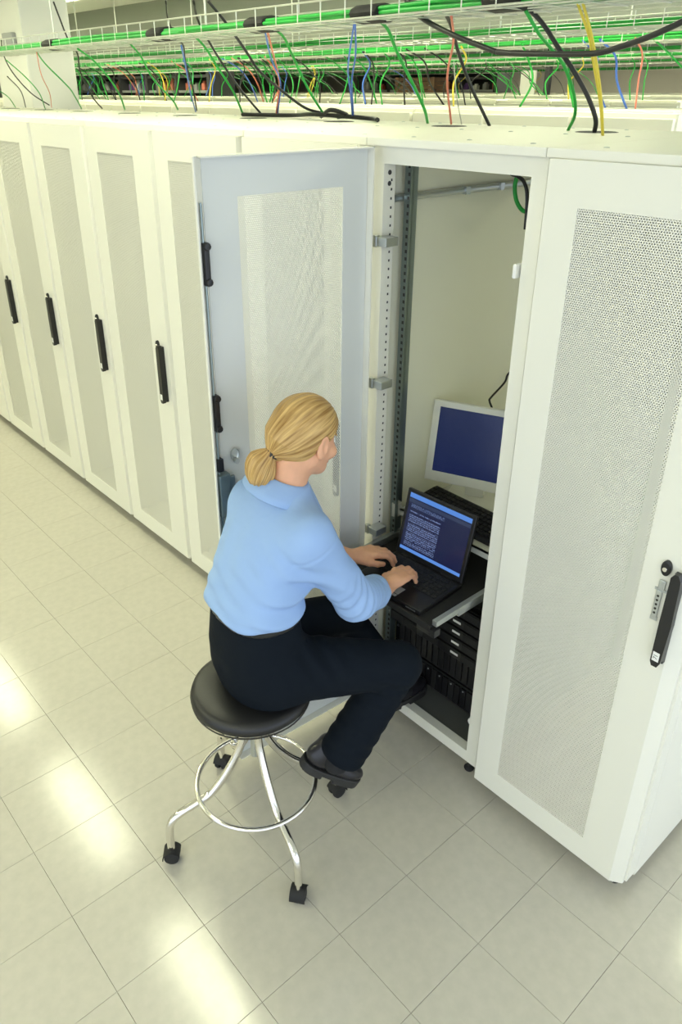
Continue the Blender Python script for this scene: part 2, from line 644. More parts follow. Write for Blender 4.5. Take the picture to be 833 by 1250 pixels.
# nearest cabinet at the right, a little narrower, with its outer side panel in view
RW = 0.575
rc = thing('server_cabinet', 'large white server cabinet nearest the camera with closed perforated door, right of the open one', 'server cabinet', (0, 0, 0), 0, 'closed cabinets of the front row')
link('frame', cabinet_frame(RW).mesh('frame', 'cabinet_paint'), rc)
tp = MB()
tp.box(0.001, RW - .001, .012, CD, 2.056, TOPZ, .003)
link('top_panel', tp.mesh('top_panel', 'cabinet_paint'), rc)
tag(link('top_screws', SCREW_ME, rc), kind='stuff')
link('cable_opening', GLAND_ME, rc)
link('rear_panel', REAR_ME, rc, (-.012, 0, 0))
link('side_panel', SIDE_ME, rc)
tag(link('side_panel', MB().box(RW - .012, RW - .001, .080, CD - .01, .05, 2.045, .003).mesh('side_panel', 'cabinet_paint'), rc), 'plain white side panel')
add_feet(rc, RW)
d = add_door(rc, door_sheet_mesh(0.019, 0.566))
cu = bpy.data.curves.new('handle_digits', 'FONT')
cu.body = '71'
cu.size = .015
cu.extrude = .0001
cu.align_x = 'CENTER'
cu.align_y = 'CENTER'
tmp = link('tmp', cu)
dg = bpy.context.evaluated_depsgraph_get()
tme = bpy.data.meshes.new_from_object(tmp.evaluated_get(dg))
bpy.data.objects.remove(tmp)
tme.materials.clear()
tme.materials.append(MATS['ink'])
link('handle_digits', tme, d, (HX - .001, -.0308, .9305), (math.radians(90), math.radians(-90), 0))

# ------------------------------------------------------------------ the open cabinet and what is mounted in it
OX = -CW
oc = thing('server_cabinet', 'open white server cabinet with its door swung out and computers inside', 'server cabinet', (OX, 0, 0))
link('frame', FRAME_ME, oc)
link('top_panel', TOP_ME, oc)
link('rear_panel', REAR_ME, oc)
tag(link('top_screws', SCREW_ME, oc), kind='stuff')
link('cable_opening', GLAND_ME, oc)
link('inner_side', INNER_ME, oc, (.010, 0, 0))
link('inner_side', INNER_ME, oc, (CW - .018, 0, 0))
add_feet(oc, CW)
m = MB()
m.box(.046, CW - .046, .066, CD - .06, .099, .103)
link('floor_plate', m.mesh('floor_plate', 'plate_dark'), oc)
# door swung open a little past square: hinge line at (-.535,-.01)
ang = math.radians(-93.3)
hx, hy = 0.014, 0.03
hw = (-0.545 - OX, -0.008)
OP1 = 0.458
odm = door_sheet(0.014, 0.592, OP1)
od = add_door(oc, odm.mesh('door', 'cabinet_paint'),
              (hw[0] - (hx * math.cos(ang) - hy * math.sin(ang)), hw[1] - (hx * math.sin(ang) + hy * math.cos(ang)), 0), ang,
              MB().add([(PX0, .002, PZ0), (OP1, .002, PZ0), (OP1, .002, PZ1), (PX0, .002, PZ1)], [(0, 1, 2, 3)]).mesh('perforated_panel', 'perforated_steel'))
# inner face sheets of the door: grey primer
m = MB()
m.box(0.020, PX0, .0042, .0060, DZ0 + .006, DZ1 - .006).box(OP1, .558, .0042, .0060, DZ0 + .006, DZ1 - .006)
m.box(PX0, OP1, .0042, .0060, DZ0 + .006, PZ0).box(PX0, OP1, .0042, .0060, PZ1, DZ1 - .006)
tag(link('inner_sheet', m.mesh('inner_sheet', 'door_inner'), od), 'grey inner face of the door')
m = MB()
m.tube([(.574, .020, .20), (.574, .020, 1.95)], .0035, 8, False)
link('lock_rod', m.mesh('lock_rod', 'rail_steel'), od)
gm = MB()
gm.box(.562, .578, .010, .030, -.055, .055, .004)
gm.lathe([(0, .036), (.009, .035), (.011, .030)], 10, (.569, 0, .045), 'y').lathe([(0, .036), (.009, .035), (.011, .030)], 10, (.569, 0, -.045), 'y')
GUIDE_ME = gm.mesh('rod_guide', 'black_plastic')
for z in (1.80, 1.39):
    link('rod_guide', GUIDE_ME, od, (0, 0, z))
m = MB()
m.box(.545, .582, .008, .034, 1.06, 1.20, .004).box(.520, .55, .008, .018, 1.13, 1.18, .003)
link('lock_case', m.mesh('lock_case', 'rail_steel'), od)
m = ell_prism(.515, 1.245, .014, .020, .010, .018)
m.lathe([(0, .024), (.008, .024), (.008, .012)], 12, (.513, 0, 1.225), 'y')
link('cam_lock', m.mesh('cam_lock', 'zinc'), od)
m = MB()
m.box(.562, .580, .008, .030, 1.21, 1.25, .003)
link('lock_latch', m.mesh('lock_latch', 'black_plastic'), od)
# hinges between door and frame post
gm = MB()
gm.box(-.016, .026, -.006, .046, -.013, .013, .003).box(-.030, -.014, -.008, .008, -.017, .017, .003)
HINGE_ME = gm.mesh('hinge', 'zinc')
for z in (1.797, 1.353, .807):
    link('hinge', HINGE_ME, oc, (-.545 - OX + .016, .012, z))
# left front post with its row of punched holes
m = MB()
m.box(.046, .055, .030, .078, .114, 2.010)
link('slotted_post', m.mesh('slotted_post', 'cabinet_paint'), oc)
m = MB()
for i in range(72):
    z = .15 + i * .0255
    m.box(.0552, .0556, .060, .066, z, z + .007)
for z in (1.955, 1.985):
    m.lathe([(0, .0561), (.007, .0560), (.007, .0550)], 12, (0, .054, z), 'x')
tag(link('post_holes', m.mesh('post_holes', 'hole_dark'), oc), kind='stuff')
# 19 inch mounting rails, U-profile with slots
RAILX = .066


def rail(xa, xb, flip):
    m = MB()
    m.box(xa, xb, .130, .133, .11, 2.0)
    if flip:
        m.box(xb - .003, xb, .100, .133, .11, 2.0)
    else:
        m.box(xa, xa + .003, .133, .185, .11, 2.0).box(xb - .003, xb, .120, .133, .11, 2.0)
    return m


link('mounting_rail', rail(.045, .078, False).mesh('mounting_rail', 'rail_steel'), oc)
link('mounting_rail', rail(.522, .554, True).mesh('mounting_rail', 'rail_steel'), oc)
m = MB()
for i in range(84):
    z = .15 + i * .0222
    m.box(.058, .067, .1292, .1300, z, z + .010).box(.533, .542, .1292, .1300, z, z + .010)
tag(link('rail_slots', m.mesh('rail_slots', 'hole_dark'), oc), kind='stuff')
m = MB()
m.tube([(.030, .085, 1.907), (.030, .90, 1.907)], .011, 10, False)
for y in (.42, .60):
    m.box(.026, .046, y, y + .02, 1.895, 1.918)
tag(link('support_bar', m.mesh('support_bar', 'zinc', True, 40), oc), 'silver tube along the inner side')
m = MB()
m.box(.535, .546, .020, .050, 1.765, 1.802, .004)
tag(link('door_catch', m.mesh('door_catch', 'label_white', True, 40), oc), 'small white catch on the right post')

# sliding tray on silver runners, pulled out towards the woman
tr = thing('sliding_tray', 'black pull-out tray on silver runners carrying the laptop', 'shelf', (-.305, .1, .73))


def W(o, m):
    return m.xform(Matrix.Translation(-Vector(o.location)))


m = MB()
m.box(-.520, -.090, -.165, .40, .728, .732).box(-.520, -.090, -.170, -.163, .716, .738, .001)
link('tray_plate', W(tr, m).mesh('tray_plate', 'black_matte'), tr)
for (x0, x1) in ((-.090, -.072), (-.536, -.518)):
    m = MB()
    m.box(x0, x1, -.160, .38, .738, .758, .002)
    m.box(x0 + .004, x1 - .004, -.05, .60, .722, .738, .001)
    tag(link('runner', W(tr, m).mesh('runner', 'zinc'), tr), 'silver slide runner')
m = MB()
m.box(-.145, -.072, -.168, -.140, .700, .726, .002)
link('tray_bracket', W(tr, m).mesh('tray_bracket', 'black_plastic'), tr)

# laptop
lp = thing('laptop', 'open black laptop on the pull-out tray under the hands', 'laptop', (-.296, -.05, .732), math.radians(2.5))
m = MB()
m.box(-.143, .143, -.108, .108, 0, .018, .005)
base = link('base', m.mesh('base', 'black_plastic'), lp)
m = MB()
for row in range(6):
    for c in range(14):
        x = -.132 + c * .0188
        y = .070 - row * .0186
        if row == 5 and 3 < c < 9:
            if c == 4:
                m.box(x, x + .0188 * 5 - .002, y, y + .0165, .018, .0205, .0006)
            continue
        m.box(x, x + .0168, y, y + .0165, .018, .0205, .0006)
tag(link('keys', m.mesh('keys', 'black_matte'), base), kind='stuff')
m = MB()
m.box(-.035, .035, -.088, -.050, .0175, .0186, .0008).box(-.035, .035, -.103, -.092, .0175, .0195, .001)
link('touch_pad', m.mesh('touch_pad', 'box_grey'), base)
m = MB()
m.box(.085, .125, -.1086, -.1078, .007, .012)
link('port_strip', m.mesh('port_strip', 'zinc'), base)
tilt = math.radians(-13)
lid = link('lid', MB().box(-.143, .143, -.006, .006, 0, .238, .004).mesh('lid', 'black_plastic'), lp, (0, .108, .018), (tilt, 0, 0))


def screen_me(name, x0, x1, z0, z1, y, material):
    me = bpy.data.meshes.new(name)
    me.from_pydata([(x0, y, z0), (x1, y, z0), (x1, y, z1), (x0, y, z1), (x0, y + .001, z0), (x1, y + .001, z0), (x1, y + .001, z1), (x0, y + .001, z1)], [],
                   [(0, 1, 2, 3), (4, 7, 6, 5), (0, 4, 5, 1), (3, 2, 6, 7), (0, 3, 7, 4), (1, 5, 6, 2)])
    uv = me.uv_layers.new(name='UVMap')
    for l in me.loops:
        v = me.vertices[l.vertex_index].co
        uv.data[l.index].uv = ((v.x - x0) / (x1 - x0), (v.z - z0) / (z1 - z0))
    me.materials.append(MATS[material])
    return me


tag(link('screen', screen_me('screen', -.129, .129, .020, .226, -.0065, 'laptop_screen'), lid), 'dark blue screen with rows of small text')
m = MB()
m.tube([(-.11, .108, .018), (-.06, .108, .018)], .007, 10, False).tube([(.06, .108, .018), (.11, .108, .018)], .007, 10, False)
link('lid_hinge', m.mesh('lid_hinge', 'black_plastic', True, 40), lp)

# shelf with keyboard and monitor
sh = thing('equipment_shelf', 'pale fixed shelf inside the open cabinet under monitor and keyboard', 'shelf', (-.305, .4, .845))
m = MB()
m.box(-.530, -.072, .150, .64, .840, .846).box(-.530, -.072, .150, .156, .820, .846)
link('shelf_plate', W(sh, m).mesh('shelf_plate', 'shelf_white'), sh)
m = MB()
m.box(-.548, -.528, .128, .16, .815, .870, .002)
link('shelf_bracket', W(sh, m).mesh('shelf_bracket', 'shelf_white'), sh)
m = MB()
m.box(-.074, -.058, .136, .16, .815, .870, .002)
link('shelf_bracket', W(sh, m).mesh('shelf_bracket', 'shelf_white'), sh)

kb = thing('keyboard', 'black desktop keyboard on the shelf in front of the white monitor', 'keyboard', (-.305, .262, .847), math.radians(-1.5))
m = MB()
m.prism([(-.075, 0), (.078, 0), (.078, .026), (.060, .027), (-.075, .012)], 0, -.222, .222)
kbase = link('base', m.mesh('base', 'black_plastic'), kb)
m = MB()
for row in range(6):
    for c in range(21):
        x = -.212 + c * .0202
        if c in (14, 18) and row in (0,):
            continue
        y = .046 - row * .0205
        z = .012 + (y + .075) * .111
        m.box(x, x + .0172, y, y + .017, z, z + .008, .0015)
tag(link('keys', m.mesh('keys', 'black_matte'), kbase), kind='stuff')

mo = thing('monitor', 'white flat-screen monitor with dark blue screen at the back of the open cabinet', 'monitor', (-.395, .40, .846), math.radians(22))
M2 = Matrix.Translation((0, -.03, .062)) @ Matrix.Rotation(math.radians(-12), 4, 'X')
pan = link('housing', MB().box(-.182, .182, -.012, .020, 0, .300, .006).mesh('housing', 'monitor_white'), mo)
pan.matrix_local = M2
tag(link('screen', screen_me('screen', -.154, .154, .040, .278, -.0128, 'monitor_screen'), pan), 'dark blue monitor screen')
m = MB()
m.box(-.12, .12, .018, .045, .04, .24, .01)
link('rear_cover', m.mesh('rear_cover', 'monitor_white'), pan)
m = MB()
m.lathe([(0, -.016), (.004, -.016), (.005, -.012)], 10, (.11, 0, .018), 'y')
link('power_button', m.mesh('power_button', 'zinc'), pan)
m = MB()
m.box(-.035, .035, 0, .03, .01, .16, .006)
link('stand_neck', m.mesh('stand_neck', 'monitor_white'), mo)
m = MB()
m.box(-.10, .10, -.075, .09, 0, .014, .006)
link('stand_base', m.mesh('stand_base', 'monitor_white'), mo)

# rack-mounted units under the tray
def rack_unit(z0, z1, label, style):
    o = thing('rack_unit', label, 'rack server', (-.305, .16 if style == 'strip' else .215, z0))
    h = z1 - z0 - .003
    m = MB()
    m.box(-.222, .222, 0.0, .55, 0, h, .002)
    link('chassis', m.mesh('chassis', 'black_matte'), o)
    m = MB()
    m.box(-.2425, .2425, -.029, -.026, 0, h, .001)
    m.box(-.215, .215, -.040, -.029, .003, h - .003, .002)
    face = link('face_plate', m.mesh('face_plate', 'black_plastic'), o)
    if style == 'strip':
        m = MB()
        m.box(.082, .116, -.0412, -.0395, h * .42, h * .42 + .009, .0004)
        tag(link('label_strip', m.mesh('label_strip', 'label_white'), face), 'white label strip')
        for x in (-.15, -.05, .13):
            m = MB()
            m.box(x, x + .07, -.0425, -.0395, h * .15, h * .85, .001)
            link('drive_bay', m.mesh('drive_bay', 'black_matte'), face)
    else:
        for i in range(14):
            x = -.205 + i * .0285
            m = MB()
            m.box(x, x + .022, -.046, -.038, .012, h - .012, .0015)
            link('module', m.mesh('module', 'black_plastic' if i % 3 else 'black_matte'), face)
            if i % 2:
                m = MB()
                m.lathe([(0, -.049), (.0035, -.048), (.0035, -.045)], 8, (x + .011, 0, h - .022), 'y')
                link('indicator', m.mesh('indicator', 'box_grey'), face)
    for x in (-.23, .23):
        m = MB()
        m.lathe([(0, -.034), (.005, -.033), (.006, -.029)], 10, (x, 0, h * .5), 'y')
        link('mounting_screw', m.mesh('mounting_screw', 'zinc', True, 40), o)


rack_unit(.115, .230, 'black rack unit with a row of upright modules at the cabinet bottom', 'modules')
rack_unit(.230, .372, 'taller black rack unit with upright modules just above the lowest one', 'modules')
nm = ['lowest', 'second lowest', 'middle', 'second highest', 'highest']
for i in range(5):
    rack_unit(.378 + i * .0463, .378 + (i + 1) * .0463, '%s of five slim black rack units with white label strips' % nm[i], 'strip')
m = MB()
m.lathe([(0, -.01), (.016, -.01), (.018, -.004), (.018, .008), (0, .008)], 18, axis='y')
wk = thing('white_knob', 'round white knob at the right inside the open cabinet floor', 'knob', (-.090, .115, .165))
link('knob_cap', m.mesh('knob_cap', 'label_white', True, 40), wk)

# ------------------------------------------------------------------ rows of cabinets behind
rbody = MB()
rbody.box(.003, CW - .003, .03, CD, .06, 2.078, .004)
rb_me = rbody.mesh('body', 'cabinet_paint')
rdoor = MB()
rdoor.box(.014, .586, 0, .03, .06, 2.056, .004)
rd_me = rdoor.mesh('door', 'cabinet_paint')
rt = MB()
rt.box(.07, .53, .10, .85, 2.078, 2.088, .002)
rt_me = rt.mesh('top_cover', 'cabinet_paint')
ROWS = [(2.45, 2.085, -.9, 20, 'second'), (4.9, 2.10, -2.1, 22, 'third'), (7.6, 2.115, -3.3, 24, 'fourth'), (10.4, 2.13, -4.5, 24, 'fifth')]
for ry, rz, rx, n, w in ROWS:
    for k in range(n):
        o = thing('server_cabinet', 'white server cabinet in the %s row, only its top edge seen over the front row' % w, 'server cabinet',
                  (rx - CW * (k + 1), ry, 0), 0, 'cabinets of the %s row' % w)
        s = rz / 2.078
        for nme, me in (('body', rb_me), ('door', rd_me), ('top_cover', rt_me)):
            link(nme, me, o).scale = (1, 1, s)

# white column and far shelving at the left
cl = thing('white_column', 'white square building column behind the front row at left', 'column', (-5.80, 1.25, 0))
m = MB()
m.box(-.32, .32, -.2, .2, 0, CEIL + .03, .02)
link('shaft', m.mesh('shaft', 'wall_white'), cl)
m = MB()
m.box(-.34, .34, -.22, .22, 0, .12, .01)
link('plinth', m.mesh('plinth', 'wall_white'), cl)
m = MB()
m.box(.0, .2, -.24, -.2, 2.45, 2.60, .01)
link('junction_box', m.mesh('junction_box', 'box_grey'), cl)


def far_shelf(x, y, n, label):
    o = thing('equipment_rack', label, 'shelving', (x, y, 0))
    for i in range(n + 1):
        m = MB()
        m.box(i * 1.0 - .04, i * 1.0 + .04, 0, .5, 0, 2.62)
        link('upright', m.mesh('upright', 'dark_rack'), o)
    for z in (1.4, 2.17, 2.40, 2.60):
        m = MB()
        m.box(0, n, .02, .5, z - .02, z + .02)
        link('shelf_board', m.mesh('shelf_board', 'box_grey' if z < 2.3 else 'dark_rack'), o)
    m = MB()
    m.box(0, n, .5, .52, 0, 2.62)
    link('back_panel', m.mesh('back_panel', 'dark_rack'), o)
    cols = ['box_purple', 'box_orange', 'box_yellow', 'box_grey', 'label_white', 'red_cable']
    for i in range(n * 4):
        px = .12 + i * .25
        h = rng.uniform(.08, .16)
        b = MB()
        b.box(-.05, .05, -.05, .05, 0, h, .01)
        b.box(-.03, .03, -.03, .03, h, h + .03, .006)
        bo = link('storage_box', b.mesh('storage_box', cols[rng.integers(6)]), None, (x + px, y + .2, 2.19))
        tag(bo, 'small coloured box on the far dark equipment rack', 'box', 'boxes on the far racks')


far_shelf(-13.6, 5.3 + 7.0, 4, 'dark far equipment rack with shelves of small coloured boxes, left one')
far_shelf(-18.6, 6.1, 8, 'dark far equipment rack with shelves seen beside the white column')
pc = thing('notice_panel', 'white sheet fixed to a far post above the back rows', 'sign', (-6.9, 9.6, 2.2))
m = MB()
m.box(-.14, .14, 0, .03, -.12, .26, .006)
link('sheet', m.mesh('sheet', 'sign_paper'), pc)
m = MB()
m.box(.3, .38, .0, .08, -2.2, .85)
link('post', m.mesh('post', 'dark_rack'), pc)
wb = thing('wooden_crate', 'brown wooden crate on the far cabinet tops', 'crate', (-10.4, 10.8, 2.13))
m = MB()
for k in range(4):
    m.box(-.5, .5, 0, .4, k * .07, k * .07 + .062, .004)
link('planks', m.mesh('planks', 'wood_brown'), wb)
m = MB()
m.box(-.52, -.44, -.02, .0, 0, .28).box(.44, .52, -.02, .0, 0, .28)
link('battens', m.mesh('battens', 'wood_brown'), wb)

# ------------------------------------------------------------------ cable trays
def cable_tray(y, z, x0, x1, label, single, w=.26, h=.06):
    o = thing('cable_tray', label, 'cable tray', (0, y, z))
    L = x1 - x0
    for (yy, zz) in ((-w / 2, 0), (-w / 4, 0), (0, 0), (w / 4, 0), (w / 2, 0), (-w / 2, h), (w / 2, h)):
        m = MB()
        m.tube([(x0, yy, zz), (x1, yy, zz)], .003, 5, False)
        link('long_wire', m.mesh('long_wire', 'tray_wire'), o)
    cw = MB().tube([(0, -w / 2, h), (0, -w / 2, -.003), (0, w / 2, -.003), (0, w / 2, h)], .0025, 5, False)
    n = int(L / .12)
    if single:
        me = cw.mesh('cross_wire', 'tray_wire')
        for i in range(n):
            link('cross_wire', me, o, (x0 + .06 + i * .12, 0, 0))
    else:
        m = MB()
        for i in range(n):
            m.add([(v[0] + x0 + .06 + i * .12, v[1], v[2]) for v in cw.v], cw.f)
        tag(link('cross_wires', m.mesh('cross_wires', 'tray_wire'), o), kind='stuff')
    k = int(L / 1.5)
    for i in range(k):
        x = x0 + .5 + i * 1.5
        m = MB()
        m.tube([(x, 0, 0), (x, 0, CEIL + .03 - z)], .005, 6, False)
        link('hanger_rod', m.mesh('hanger_rod', 'tray_wire'), o)
    return o


def bundle(y, z, x0, x1, label, n=9, spread=.07, step=.35):
    m = MB()
    for i in range(n):
        y0 = rng.uniform(-spread, spread)
        z0 = .010 + abs(rng.normal(0, .009))
        pts = []
        x = x0
        while x < x1:
            pts.append((x, y + y0 + rng.normal(0, .008), z + z0 + abs(rng.normal(0, .005))))
            x += step
        m.tube(pts, .007, 5)
    o = link('cable_bundle', m.mesh('cable_bundle', 'green_cable', True))
    tag(o, label, 'cable bundle', kind='stuff')
    return o


def cable_ties(y, z, xs):
    for q, x in enumerate(xs):
        m = MB()
        m.lathe([(.058, -.06), (.064, -.05), (.064, .05), (.058, .06), (.04, .062), (.04, -.062), (.058, -.06)], 12, axis='x')
        m.v = [(v[0], v[1] * 1.0, v[2] * .45) for v in m.v]
        o = link('cable_wrap', m.mesh('cable_wrap', 'black_matte', True, 40), None, (x, y, z + .022))
        tag(o, 'black wrap around the nearest green cable bundle, %s from the left' % ('first', 'second', 'third', 'fourth', 'fifth', 'sixth', 'seventh')[q], 'cable wrap', 'black wraps on the nearest tray')


T1Y, T1Z = .42, 2.40
cable_tray(T1Y, T1Z, -8.5, 1.2, 'nearest wire cable tray hanging above the front row', True)
bundle(T1Y, T1Z, -8.5, 1.2, 'green cables bundled in the nearest wire tray', 9, .045)
cable_ties(T1Y, T1Z, (-6.1, -4.75, -3.5, -2.35, -1.6, -1.0, -.45))
for i, (y, z) in enumerate(((1.75, 2.42), (2.92, 2.43), (4.1, 2.43), (5.4, 2.44), (7.3, 2.45), (10.9, 2.46))):
    w = ('second', 'third', 'fourth', 'fifth', 'sixth', 'seventh')[i]
    cable_tray(y, z, -20, 0, 'wire cable tray, %s nearest of the trays hanging under the ceiling' % w, False)
    bundle(y, z, -20, 0, 'green cables lying in the %s nearest wire tray' % w, 6, .055, .6)

# single cables between the tray and the cabinet tops
CABLES = [
    ('green', 0.006, [(-3.787, 0.42, 2.408), (-3.922, 0.528, 2.339), (-3.884, 0.635, 2.217), (-4.034, 0.742, 2.158), (-4.194, 0.85, 2.089)]),
    ('green', 0.008, [(-3.236, 0.42, 2.395), (-3.29, 0.528, 2.345), (-3.333, 0.635, 2.256), (-3.437, 0.742, 2.172), (-3.596, 0.85, 2.092)]),
    ('green', 0.007, [(-2.699, 0.42, 2.416), (-2.767, 0.528, 2.351), (-2.852, 0.635, 2.252), (-2.857, 0.742, 2.154), (-2.982, 0.85, 2.101)]),
    ('green', 0.005, [(-4.249, 0.42, 2.366), (-4.292, 0.539, 2.277), (-4.388, 0.657, 2.182), (-4.608, 0.776, 2.078)]),
    ('green', 0.005, [(-4.507, 0.42, 2.207), (-4.883, 0.635, 2.155), (-5.337, 0.85, 2.08)]),
    ('black', 0.007, [(-3.45, 0.42, 2.619), (-3.558, 0.492, 2.552), (-3.642, 0.563, 2.459), (-3.697, 0.635, 2.389), (-3.839, 0.707, 2.295), (-3.86, 0.778, 2.159), (-3.896, 0.85, 2.093)]),
    ('black', 0.006, [(-4.277, 0.42, 2.479), (-4.564, 0.528, 2.412), (-4.733, 0.635, 2.308), (-4.734, 0.742, 2.181), (-4.701, 0.85, 2.102)]),
    ('black', 0.005, [(-4.277, 0.42, 2.276), (-4.641, 0.635, 2.194), (-5.136, 0.85, 2.083)]),
    ('red', 0.004, [(-3.772, 0.42, 2.407), (-4.089, 0.563, 2.286), (-4.338, 0.707, 2.182), (-4.671, 0.85, 2.089)]),
    ('blue', 0.006, [(-2.205, 0.42, 2.373), (-2.406, 0.563, 2.282), (-2.611, 0.707, 2.184), (-2.799, 0.85, 2.093)]),
    ('black', 0.006, [(-2.305, 0.42, 2.547), (-2.418, 0.492, 2.49), (-2.476, 0.563, 2.416), (-2.532, 0.635, 2.391), (-2.638, 0.707, 2.324), (-2.7, 0.778, 2.213), (-2.788, 0.85, 2.099)]),
    ('green', 0.008, [(-2.115, 0.42, 2.416), (-2.181, 0.528, 2.367), (-2.235, 0.635, 2.28), (-2.28, 0.742, 2.185), (-2.361, 0.85, 2.086)]),
    ('black', 0.008, [(-2.082, 0.42, 2.531), (-2.218, 0.528, 2.465), (-2.245, 0.635, 2.339), (-2.227, 0.742, 2.202), (-2.214, 0.85, 2.094)]),
    ('black', 0.009, [(-1.974, 0.42, 2.524), (-1.959, 0.492, 2.45), (-1.919, 0.563, 2.344), (-1.932, 0.635, 2.275), (-1.88, 0.707, 2.202), (-1.795, 0.778, 2.128), (-1.766, 0.85, 2.106)]),
    ('green', 0.008, [(-1.557, 0.42, 2.415), (-1.617, 0.528, 2.384), (-1.7, 0.635, 2.331), (-1.723, 0.742, 2.201), (-1.738, 0.85, 2.094)]),
    ('red', 0.006, [(-1.583, 0.42, 2.406), (-1.733, 0.563, 2.331), (-1.879, 0.707, 2.226), (-2.09, 0.85, 2.096)]),
    ('blue', 0.005, [(-1.596, 0.42, 2.4), (-1.748, 0.563, 2.316), (-1.871, 0.707, 2.226), (-2.079, 0.85, 2.096)]),
    ('blue', 0.005, [(-1.094, 0.42, 2.404), (-1.277, 0.563, 2.277), (-1.418, 0.707, 2.193), (-1.554, 0.85, 2.089)]),
    ('blue', 0.005, [(-1.09, 0.42, 2.404), (-1.237, 0.563, 2.316), (-1.41, 0.707, 2.223), (-1.548, 0.85, 2.09)]),
    ('green', 0.009, [(-0.989, 0.42, 2.408), (-1.02, 0.506, 2.383), (-1.05, 0.592, 2.312), (-1.043, 0.678, 2.207), (-1.064, 0.764, 2.13), (-1.121, 0.85, 2.08)]),
    ('red', 0.006, [(-0.665, 0.42, 2.398), (-0.772, 0.563, 2.338), (-0.912, 0.707, 2.233), (-1.0, 0.85, 2.08)]),
    ('grey', 0.003, [(-0.643, 0.42, 2.274), (-0.804, 0.635, 2.181), (-0.949, 0.85, 2.081)]),
    ('black', 0.009, [(-0.695, 0.42, 2.411), (-0.752, 0.525, 2.377), (-0.798, 0.63, 2.299), (-0.82, 0.736, 2.2), (-0.81, 0.841, 2.078)]),
    ('black', 0.011, [(-0.857, 0.42, 2.448), (-0.718, 0.441, 2.421), (-0.606, 0.462, 2.41), (-0.569, 0.484, 2.413), (-0.533, 0.505, 2.421), (-0.491, 0.526, 2.421), (-0.472, 0.547, 2.406), (-0.433, 0.568, 2.367), (-0.382, 0.589, 2.301), (-0.34, 0.611, 2.246), (-0.295, 0.632, 2.179), (-0.27, 0.653, 2.117), (-0.28, 0.674, 2.078)]),
    ('green', 0.008, [(-0.396, 0.42, 2.395), (-0.379, 0.474, 2.338), (-0.372, 0.527, 2.305), (-0.354, 0.581, 2.258), (-0.345, 0.635, 2.185), (-0.365, 0.688, 2.127), (-0.417, 0.742, 2.078)]),
    ('yellow', 0.006, [(-0.232, 0.42, 2.401), (-0.211, 0.459, 2.33), (-0.211, 0.497, 2.271), (-0.194, 0.536, 2.168), (-0.193, 0.575, 2.078)]),
    ('yellow', 0.006, [(-0.216, 0.42, 2.4), (-0.199, 0.453, 2.329), (-0.189, 0.487, 2.254), (-0.179, 0.52, 2.163), (-0.179, 0.553, 2.078)]),
    ('black', 0.012, [(-0.852, 0.42, 2.454), (-0.792, 0.42, 2.402), (-0.652, 0.42, 2.346), (-0.498, 0.42, 2.3), (-0.478, 0.42, 2.295), (-0.381, 0.42, 2.288), (-0.176, 0.42, 2.282), (-0.092, 0.42, 2.295), (-0.009, 0.42, 2.317), (0.063, 0.42, 2.343), (0.098, 0.42, 2.358)]),
]
WH = {'green': 'green', 'black': 'black', 'blue': 'blue', 'red': 'salmon red', 'yellow': 'yellow', 'grey': 'thin grey'}
seen = {}
for col, r, pts in CABLES:
    seen.setdefault(col, []).append(pts[-1][0])
for col, r, pts in CABLES:
    xs = sorted(seen[col])
    i = xs.index(pts[-1][0])
    n = len(xs)
    place = 'only one' if n == 1 else ('leftmost' if i == 0 else ('rightmost' if i == n - 1 else '%s from the left' % (
        'second', 'third', 'fourth', 'fifth', 'sixth', 'seventh', 'eighth', 'ninth', 'tenth', 'eleventh')[i - 1]))
    lab = '%s cable hanging onto the front row tops, %s of its colour' % (WH[col], place)
    if len(pts) == 11 and pts[0][1] == pts[-1][1]:
        lab = 'thick black cable sagging in a long loop across the top right'
    pts = [Vector(p) for p in pts]
    m = MB()
    m.tube(pts, r * .66, 7)
    tag(link('hanging_cable', m.mesh('hanging_cable', col + '_cable', True)), lab, 'cable')
# loose black cable lying on the cabinet tops
for nme, pts in (('loose black cable lying across the front row tops', [(-2.3, .80, 2.089), (-2.0, .86, 2.09), (-1.75, .80, 2.10), (-1.45, .85, 2.089), (-1.3, .75, 2.089)]),
                 ('loose black cable coil end on the front row tops', [(-1.75, .84, 2.090), (-1.62, .78, 2.12), (-1.58, .84, 2.10), (-1.66, .86, 2.09)])):
    m = MB()
    m.tube(pts, .009, 6)
    tag(link('loose_cable', m.mesh('loose_cable', 'black_cable', True)), nme, 'cable')
# cables over the rows behind
cols = ['green'] * 9 + ['black'] * 5 + ['blue', 'red', 'yellow']
drops = [(2.92, 2.43, 2.8, 2.09, -11, -1.3, 60, 'second'), (5.4, 2.44, 5.2, 2.11, -15, -2.6, 60, 'third'),
         (7.3, 2.45, 7.7, 2.125, -17, -4, 48, 'fourth'), (10.9, 2.46, 10.7, 2.14, -18, -6, 24, 'fifth')]
for ty, tz, by, bz, xa, xb, n, w in drops:
    for i in range(n):
        x = rng.uniform(xa, xb)
        c = cols[rng.integers(len(cols))]
        dx = rng.normal(0, .10)
        y2 = by + rng.uniform(0, .4)
        p = [(x, ty - .1, tz + .02), (x + dx * .3, ty * .7 + y2 * .3, tz - .06), (x + dx * .8 + rng.normal(0, .05), ty * .3 + y2 * .7, (tz + bz) / 2 - .02), (x + dx, y2, bz)]
        m = MB()
        m.tube(p, .005 + .002 * rng.random(), 5)
        tag(link('hanging_cable', m.mesh('hanging_cable', c + '_cable', True)), '%s cable dropping from a far tray onto the %s row of cabinets' % (WH[c], w), 'cable',
            '%s cables over the %s row' % (c, w))
